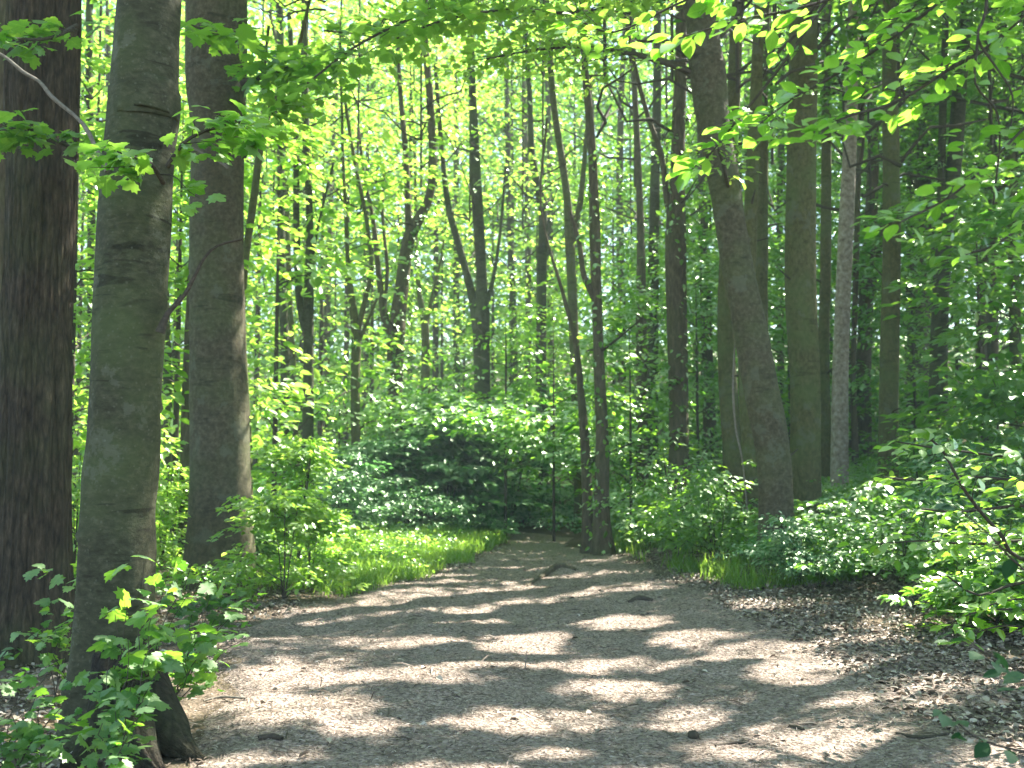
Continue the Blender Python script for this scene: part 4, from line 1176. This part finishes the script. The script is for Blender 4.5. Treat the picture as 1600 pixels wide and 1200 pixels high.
seedling('tall maple seedling leaning on the right side of the lumpy beech', (215, 5.2), [(225, 880, 5.1), (260, 905, 5.2), (300, 880, 5.3), (290, 935, 5.1), (240, 950, 5.0), (200, 930, 5.0), (180, 960, 5.0)], .115, 4, 1)
seedling('maple seedling spreading right towards the path edge', (270, 5.9), [(330, 925, 5.9), (370, 955, 6.0), (390, 990, 6.0), (345, 985, 5.8), (300, 960, 5.7), (310, 1000, 5.6), (250, 990, 5.5)], .115, 4, 2)
seedling('maple seedling in front of the lumpy beech trunk', (190, 4.75), [(200, 1000, 4.7), (170, 1030, 4.7), (235, 1010, 4.7), (210, 1060, 4.6), (150, 1060, 4.7), (250, 1045, 4.7)], .11, 3, 3)
seedling('maple seedling between the furrowed trunk and the lumpy beech', (110, 6.3), [(75, 900, 6.4), (110, 890, 6.4), (120, 935, 6.2), (80, 960, 6.2), (40, 975, 6.2), (140, 905, 6.2)], .105, 4, 4)
seedling('low maple seedling at the lower left corner', (40, 4.7), [(30, 1080, 4.7), (70, 1060, 4.7), (110, 1090, 4.6), (20, 1120, 4.6), (90, 1140, 4.5), (60, 1110, 4.6)], .09, 5, 5)
seedling('small maple seedling before the dark split foot of the beech', (195, 4.45), [(180, 1110, 4.45), (215, 1120, 4.4), (160, 1130, 4.4), (200, 1150, 4.3)], .09, 4, 6)
seedling('maple seedling at the foot of the thick dark beech', (330, 8.5), [(300, 900, 8.5), (340, 910, 8.4), (370, 920, 8.5), (290, 930, 8.3), (390, 940, 8.4)], .12, 6, 7)
seedling('sunlit maple seedling standing on the left verge', (500, 12.2), [(470, 780, 12.3), (500, 770, 12.2), (530, 800, 12.1), (550, 820, 12.0), (500, 830, 12), (470, 820, 12)], .12, 6, 8, 'bright')
seedling('yellow-green sapling right of the gnarled trunk by the path bend', (1010, 15.5), [(1000, 800, 15.5), (1030, 790, 15.5), (1050, 780, 15.4), (980, 820, 15.6)], .12, 6, 9, 'bright')

# leafy twigs of the left trees
leafy_branch(t1, [(120, 40, 8, 7.0), (90, 55, 6, 6.8), (60, 62, 5, 6.6), (20, 60, 4, 6.4)], 'maple', .12, (.1, .2), 5, 8, 11, T_MAPLE)
leafy_branch(t1, [(110, 230, 8, 7.1), (80, 215, 6, 6.8), (40, 200, 5, 6.6), (0, 205, 4, 6.5), (-40, 215, 3, 6.4)], 'maple', .12, (.1, .22), 6, 12, 12, T_MAPLE)
leafy_branch(t2, [(262, 260, 9, 5.3), (285, 225, 6, 5.2), (320, 205, 5, 5.2), (380, 190, 4, 5.2)], 'bright', .10, (.08, .18), 5, 10, 13, T_MAPLE)
leafy_branch(t2, [(255, 285, 9, 5.3), (235, 255, 6, 5.0), (205, 245, 5, 4.9), (180, 235, 3, 4.8)], 'bright', .09, (.08, .16), 5, 9, 14, T_MAPLE)
leafy_branch(t3, [(385, 60, 10, 11), (360, 55, 7, 9.5), (330, 50, 5, 8.2), (300, 40, 4, 7.4)], 'maple', .16, (.15, .3), 5, 12, 15, T_MAPLE)
leafy_branch(t3, [(380, 130, 12, 11.2), (410, 120, 8, 10.8), (450, 105, 6, 10.2), (500, 90, 5, 9.8)], 'maple', .15, (.15, .35), 7, 16, 16, T_MAPLE)
leafy_branch(t3, [(380, 245, 10, 11.2), (400, 205, 7, 11), (430, 170, 5, 10.8), (445, 150, 4, 10.5)], 'bright', .13, (.12, .3), 6, 12, 17, T_MAPLE)
# bare dead branches on the lumpy beech
bb = trunk_part('dead_branch', t2, px_rows([(168, 268, 8), (150, 232, 6), (137, 205, 6.5), (120, 184, 5), (82, 152, 5.5), (62, 128, 4.6), (36, 112, 5), (0, 84, 4), (-60, 60, 4)], 5.3), 10, .02, M['dead_twig'], 8, 0, .35)
trunk_part('dead_branch', t2, px_rows([(250, 520, 16), (262, 490, 9), (290, 458, 7), (318, 405, 5), (340, 384, 4), (378, 374, 3)], 5.4), 8, .04, M['twig'], 9, 0, .12)
trunk_part('twig', t3, px_rows([(356, 262, 6), (340, 250, 5), (318, 240, 4), (290, 226, 3)], 10.9), 6, .05, M['dead_twig'], 10, 0, .12)

# the leaning beech: leaves along its long side branch and across the top of the view
leafy_branch(t4, [(1078, 112, 8, 12.3), (1000, 88, 6, 12.0), (920, 74, 5, 11.6), (840, 78, 4, 11.2), (760, 92, 3, 10.8)], 'bright', .10, (.2, .42), 9, 36, 21, T_OVAL, side=1.0)
leafy_branch(t4, [(1060, -60, 12, 12.3), (980, 0, 8, 11.5), (900, 20, 6, 10.8), (800, 15, 5, 10.2), (700, 30, 4, 9.8), (620, 60, 3, 9.6)], 'bright', .12, (.2, .42), 8, 42, 22, T_MAPLE, side=1.2)
leafy_branch(t4, [(1020, -160, 12, 12.0), (900, -90, 8, 11.0), (780, -40, 6, 10.2), (660, 20, 5, 9.4), (560, 70, 4, 9.0), (480, 130, 3, 8.8)], 'canopy', .12, (.2, .42), 8, 46, 23, T_MAPLE, side=1.4)
leafy_branch(t4, [(1140, 300, 8, 12.4), (1120, 230, 4, 11.8), (1090, 240, 3, 11.4)], 'bright', .10, (.12, .25), 7, 8, 24, T_OVAL, side=.4)
trunk_part('ivy_stem', t4, px_rows([(1168, 800, 2), (1160, 720, 2.5), (1150, 670, 3), (1146, 620, 4), (1147, 560, 3), (1155, 480, 2)], 12.6), 6, .03, M['dead_twig'], 44, 0, .5)

# ------------------------------------------------------------------ the near beech whose branches hang into the upper right
tn = thing('beech_tree', 'beech just beyond the right edge, its bright leafy branches hanging in from above', 'tree', (3.6, 4.3, ground(3.6, 4.3)))
trunk_part('trunk', tn, np.array([(3.6, 4.3, ground(3.6, 4.3) - .1, .15), (3.65, 4.3, 3, .12), (3.6, 4.3, 7, .09), (3.6, 4.4, 12, .03)]), 20, .2, M['beech_bark'], 91, .3)
place_crown(tn, PATTERNS['crown'][1], (.5, .3, 6.5), 2.0, (.9, .9, .8), 5)
NB = [
 ([(1900, -260, 20, 4.2), (1700, -80, 12, 4.0), (1560, 60, 7, 3.9), (1480, 110, 6, 3.8), (1400, 160, 5, 3.7), (1330, 180, 4, 3.6), (1250, 215, 3, 3.5)], 36, .20),
 ([(1800, -260, 16, 4.2), (1600, -100, 9, 4.0), (1460, 10, 6, 3.9), (1380, 70, 5, 3.8), (1300, 120, 4, 3.7), (1230, 160, 3, 3.6), (1180, 200, 2, 3.6)], 32, .20),
 ([(1840, -200, 14, 4.1), (1740, 0, 9, 3.8), (1680, 120, 7, 3.7), (1600, 200, 5, 3.6), (1540, 260, 4, 3.5), (1480, 310, 4, 3.4), (1400, 350, 3, 3.3)], 26, .17),
 ([(1800, -260, 14, 4.1), (1560, -140, 8, 4.0), (1400, -40, 6, 3.9), (1260, 10, 5, 3.8), (1160, 30, 3, 3.7), (1060, 60, 2, 3.7)], 30, .2),
 ([(1850, -120, 14, 4.1), (1760, 100, 8, 3.9), (1700, 250, 6, 3.8), (1620, 330, 5, 3.7), (1560, 380, 4, 3.6), (1500, 400, 3, 3.5)], 16, .14),
 ([(1740, -300, 12, 4.1), (1500, -200, 8, 4.4), (1300, -110, 6, 4.5), (1160, -40, 5, 4.6), (1050, 10, 4, 4.6), (960, 50, 3, 4.6), (900, 30, 2, 4.6)], 30, .22),
]
for k, (pts, cnt, sd_) in enumerate(NB):
    leafy_branch(tn, pts, 'bright', .078, (.06, .15), 4, int(cnt * 1.15), 31 + k, T_BEECH, side=sd_ * 1.3, start=.38, tilt=.45)
leafy_branch(tn, [(1560, -300, 8, 4.2), (1340, -60, 6, 4.1), (1215, 110, 5, 4.0), (1150, 190, 4, 4.0), (1110, 240, 3, 4.0), (1080, 265, 2, 4.0)], 'bright', .085, (.04, .10), 4, 7, 39, T_BEECH, side=.15, start=.86)
trunk_part('twig', tn, px_rows([(1545, -60, 6), (1540, 20, 6), (1528, 60, 5), (1560, 110, 4), (1582, 150, 4), (1578, 210, 3)], 3.7), 6, .03, M['twig'], 66, 0, .15)
trunk_part('twig', tn, px_rows([(1528, 60, 5), (1524, 130, 4), (1555, 170, 4), (1562, 220, 3), (1552, 320, 3)], 3.7), 6, .03, M['twig'], 67, 0, .15)

# ------------------------------------------------------------------ sunlit sapling at the right, bramble in the corner
ts = thing('beech_sapling', 'sunlit beech sapling arching in from the right with flat sprays of glowing leaves', 'sapling', (3.9, 5.6, ground(3.9, 5.6)))
trunk_part('stem', ts, np.array([(3.9, 5.6, ground(3.9, 5.6) - .05, .02), (3.7, 5.5, .9, .014), (3.4, 5.4, 1.5, .008), (3.1, 5.3, 1.75, .004)]), 8, .06, M['twig'], 55, 0, .1)
SB = [
 ([(1900, 900, 10, 5.5), (1620, 880, 7, 5.2), (1560, 830, 6, 5.1), (1510, 770, 5, 5.0), (1470, 700, 4, 5.0), (1440, 680, 3, 5.0)], 24),
 ([(1900, 800, 9, 5.5), (1700, 760, 7, 5.4), (1600, 720, 5, 5.3), (1540, 710, 4, 5.3), (1460, 700, 3, 5.2), (1400, 690, 2, 5.2)], 24),
 ([(1900, 780, 9, 5.6), (1720, 770, 6, 5.8), (1620, 755, 5, 5.8), (1520, 745, 4, 5.8), (1430, 750, 3, 5.8), (1380, 745, 2, 5.8)], 26),
 ([(1900, 850, 9, 5.4), (1700, 850, 6, 5.2), (1600, 845, 5, 5.2), (1520, 850, 4, 5.2), (1440, 845, 3, 5.2), (1375, 850, 2, 5.2)], 18),
 ([(1900, 840, 9, 5.7), (1700, 800, 6, 6.2), (1600, 790, 5, 6.3), (1500, 800, 4, 6.4), (1440, 795, 3, 6.4)], 20),
 ([(1900, 900, 9, 5.4), (1700, 930, 6, 5.2), (1600, 910, 5, 5.1), (1530, 930, 4, 5.1), (1480, 900, 3, 5.1)], 18),
]
for k, (pts, cnt) in enumerate(SB):
    leafy_branch(ts, pts, 'bright', .075, (.08, .19), 5, int(cnt * .7), 61 + k, T_BEECH, side=.35, start=.3, tilt=.28, zside=.0)
th = thing('holly_shrub', 'dark leaved shrub poking in low at the right edge, close to the viewer', 'shrub', (2.15, 3.2, ground(2.15, 3.2)))
HB = [
 ([(1900, 1100, 7, 3.4), (1700, 960, 5, 3.3), (1600, 890, 4, 3.2), (1540, 830, 3, 3.1), (1490, 790, 2, 3.1)], 6),
 ([(1900, 1100, 7, 3.4), (1700, 1070, 5, 3.4), (1620, 1060, 4, 3.4), (1560, 1030, 3, 3.4), (1500, 1000, 2, 3.4)], 10),
 ([(1900, 1190, 7, 3.4), (1700, 1190, 5, 3.5), (1600, 1175, 4, 3.5), (1520, 1150, 3, 3.5), (1480, 1110, 2, 3.5)], 8),
]
for k, (pts, cnt) in enumerate(HB):
    leafy_branch(th, pts, 'dark', .07, (.03, .08), 2, cnt, 81 + k, T_BEECH, side=.12, start=.45, tilt=.6)
fb = thing('fern', 'pale green frond low at the right edge over the dry leaves', 'fern', (3.0, 5.4, ground(3.0, 5.4)))
for k, (a, b) in enumerate([((1640, 960), (1480, 975)), ((1640, 985), (1500, 1000)), ((1640, 950), (1530, 950))]):
    leafy_branch(fb, [(1760, 1010, 5, 5.2), (a[0], a[1], 4, 5.1), (b[0] + 60, (a[1] + b[1]) / 2 - 14, 3, 5.1), (b[0], b[1], 2, 5.1)], 'bright', .07, (.03, .07), 4, 16, 88 + k, T_OVAL, side=.09, start=.3, name='frond')

# ------------------------------------------------------------------ small things on the path
def stick(name, label, pts, seed, bark='twig', cat='stick'):
    """pts (px, py, width px): laid on the ground where the pixel meets it"""
    rows = []
    for px, py, w in pts:
        d = 8.0
        for _ in range(30):
            q = W(px, py, d)
            gz = ground(q[0], d)
            k = (EYE - q[2]) / d
            d = d + ((EYE - gz) / max(k, 1e-3) - d) * .5
        rows.append((q[0], d, gz + w * .5 * d / F * (-.35 if name == 'root' else .6) + (.012 if name == 'root' else .014), w * (1.7 if name == 'root' else 1) * .5 * d / F))
    rows = np.array(rows)
    o = link(name, None, None, tuple(rows[0][:3]))
    me_o = trunk_part(name, o, rows, 8, .04, M[bark], seed, 0, .18)
    me = me_o.data
    bpy.data.objects.remove(me_o); bpy.data.objects.remove(o)
    o = link(name, me, None, tuple(rows[0][:3]))
    return tag(o, label, cat)


stick('stick', 'short dark stick lying at the left side of the path', [(404, 1160, 8), (425, 1158, 10), (441, 1161, 7)], 1)
stick('stick', 'dark curved stick lying where the path meets the dry leaves', [(983, 944, 5), (1000, 939, 8), (1020, 941, 4)], 2)
stick('stick', 'thin twig pointing at the sunny patch on the right', [(1232, 1139, 4), (1246, 1142, 6), (1256, 1145, 4)], 3)
stick('root', 'long surface root crossing the path before the hump', [(824, 918, 3), (838, 907, 6), (855, 897, 8), (868, 888, 9), (885, 888, 8), (902, 893, 4)], 4, 'brown_bark', 'root')
stick('root', 'thin root line crossing the path right of the hump', [(938, 925, 3), (958, 920, 5), (985, 918, 4), (1010, 915, 2)], 5, 'brown_bark', 'root')
stick('twig', 'fine twig on the path beside the dry leaves', [(1118, 1170, 3), (1150, 1166, 4), (1180, 1168, 3)], 6)
stick('twig', 'fine pale twig lying near the foot of the lumpy beech', [(318, 1100, 3), (345, 1094, 4), (385, 1096, 3)], 7, 'dead_twig')
stick('twig', 'long fine twig under the low frond', [(1380, 1072, 3), (1430, 1068, 5), (1500, 1066, 3)], 8)
stick('twig', 'bent twig among the dry leaves at the right', [(1400, 1150, 3), (1440, 1158, 5), (1490, 1150, 3)], 9)

# round stone
r = np.random.default_rng(3)
import bmesh
bm = bmesh.new(); bmesh.ops.create_icosphere(bm, subdivisions=3, radius=.033)
for v in bm.verts:
    n_ = float(vnoise(np.array([v.co.x * 40]), np.array([v.co.y * 40]), np.array([v.co.z * 40]), seed=4)[0])
    v.co *= 1 + .18 * n_; v.co.z *= .8
me = bpy.data.meshes.new('stone'); bm.to_mesh(me); bm.free(); me.materials.append(M['twig'])
q = W(1078, 1140, 5.6)
sx_, sy_ = (1078 - 800) / F * 5.65, 5.65
tag(link('pine_cone', me, None, (sx_, sy_, ground(sx_, sy_) + .025)), 'small dark pine cone lying on the path in the lower middle', 'pine cone')

# ------------------------------------------------------------------ the far wood: leaves and trunks that read as one mass
r = np.random.default_rng(99)
m = 10500
ang = np.where(r.uniform(0, 1, m) < .42, r.uniform(.02, .8, m), r.uniform(-.75, .05, m))
dist = r.uniform(46, 85, m)
cx_ = np.sin(ang) * dist; cy_ = np.cos(ang) * dist
cz_ = r.uniform(0, 1, m) * 27 + ground_v(cx_, cy_)
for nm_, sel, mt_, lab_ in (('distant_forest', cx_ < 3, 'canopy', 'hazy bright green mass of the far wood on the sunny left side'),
                            ('distant_forest', cx_ >= 3, 'canopy_shaded', 'deep green mass of the far wood on the shaded right side')):  # right half takes the leaf colour with shade painted in
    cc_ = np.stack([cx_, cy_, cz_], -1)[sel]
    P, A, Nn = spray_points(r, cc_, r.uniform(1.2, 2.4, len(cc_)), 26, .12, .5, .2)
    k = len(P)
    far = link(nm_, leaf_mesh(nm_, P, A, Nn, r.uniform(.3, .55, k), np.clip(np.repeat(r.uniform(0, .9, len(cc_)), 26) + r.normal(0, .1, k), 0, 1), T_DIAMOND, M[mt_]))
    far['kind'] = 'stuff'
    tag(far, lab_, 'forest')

# ------------------------------------------------------------------ thin summer haze between the trunks
hz = bmesh.new(); bmesh.ops.create_cube(hz, size=1)
hm = bpy.data.meshes.new('haze'); hz.to_mesh(hm); hz.free()
mh, nt, out = new_mat('haze_air')
pv = nt.nodes.new('ShaderNodeVolumePrincipled')
pv.inputs['Density'].default_value = .0022
pv.inputs['Color'].default_value = (.75, .95, .85, 1)
pv.inputs['Anisotropy'].default_value = .0
nt.links.new(pv.outputs[0], out.inputs['Volume'])
hm.materials.append(mh)
hzo = link('haze', hm, None, (0, 80, 20), None, (300, 250, 52))
hzo['kind'] = 'stuff'
tag(hzo, 'thin pale haze softening the far trees of the wood', 'haze')
cy.volume_step_rate = 4
cy.volume_max_steps = 64
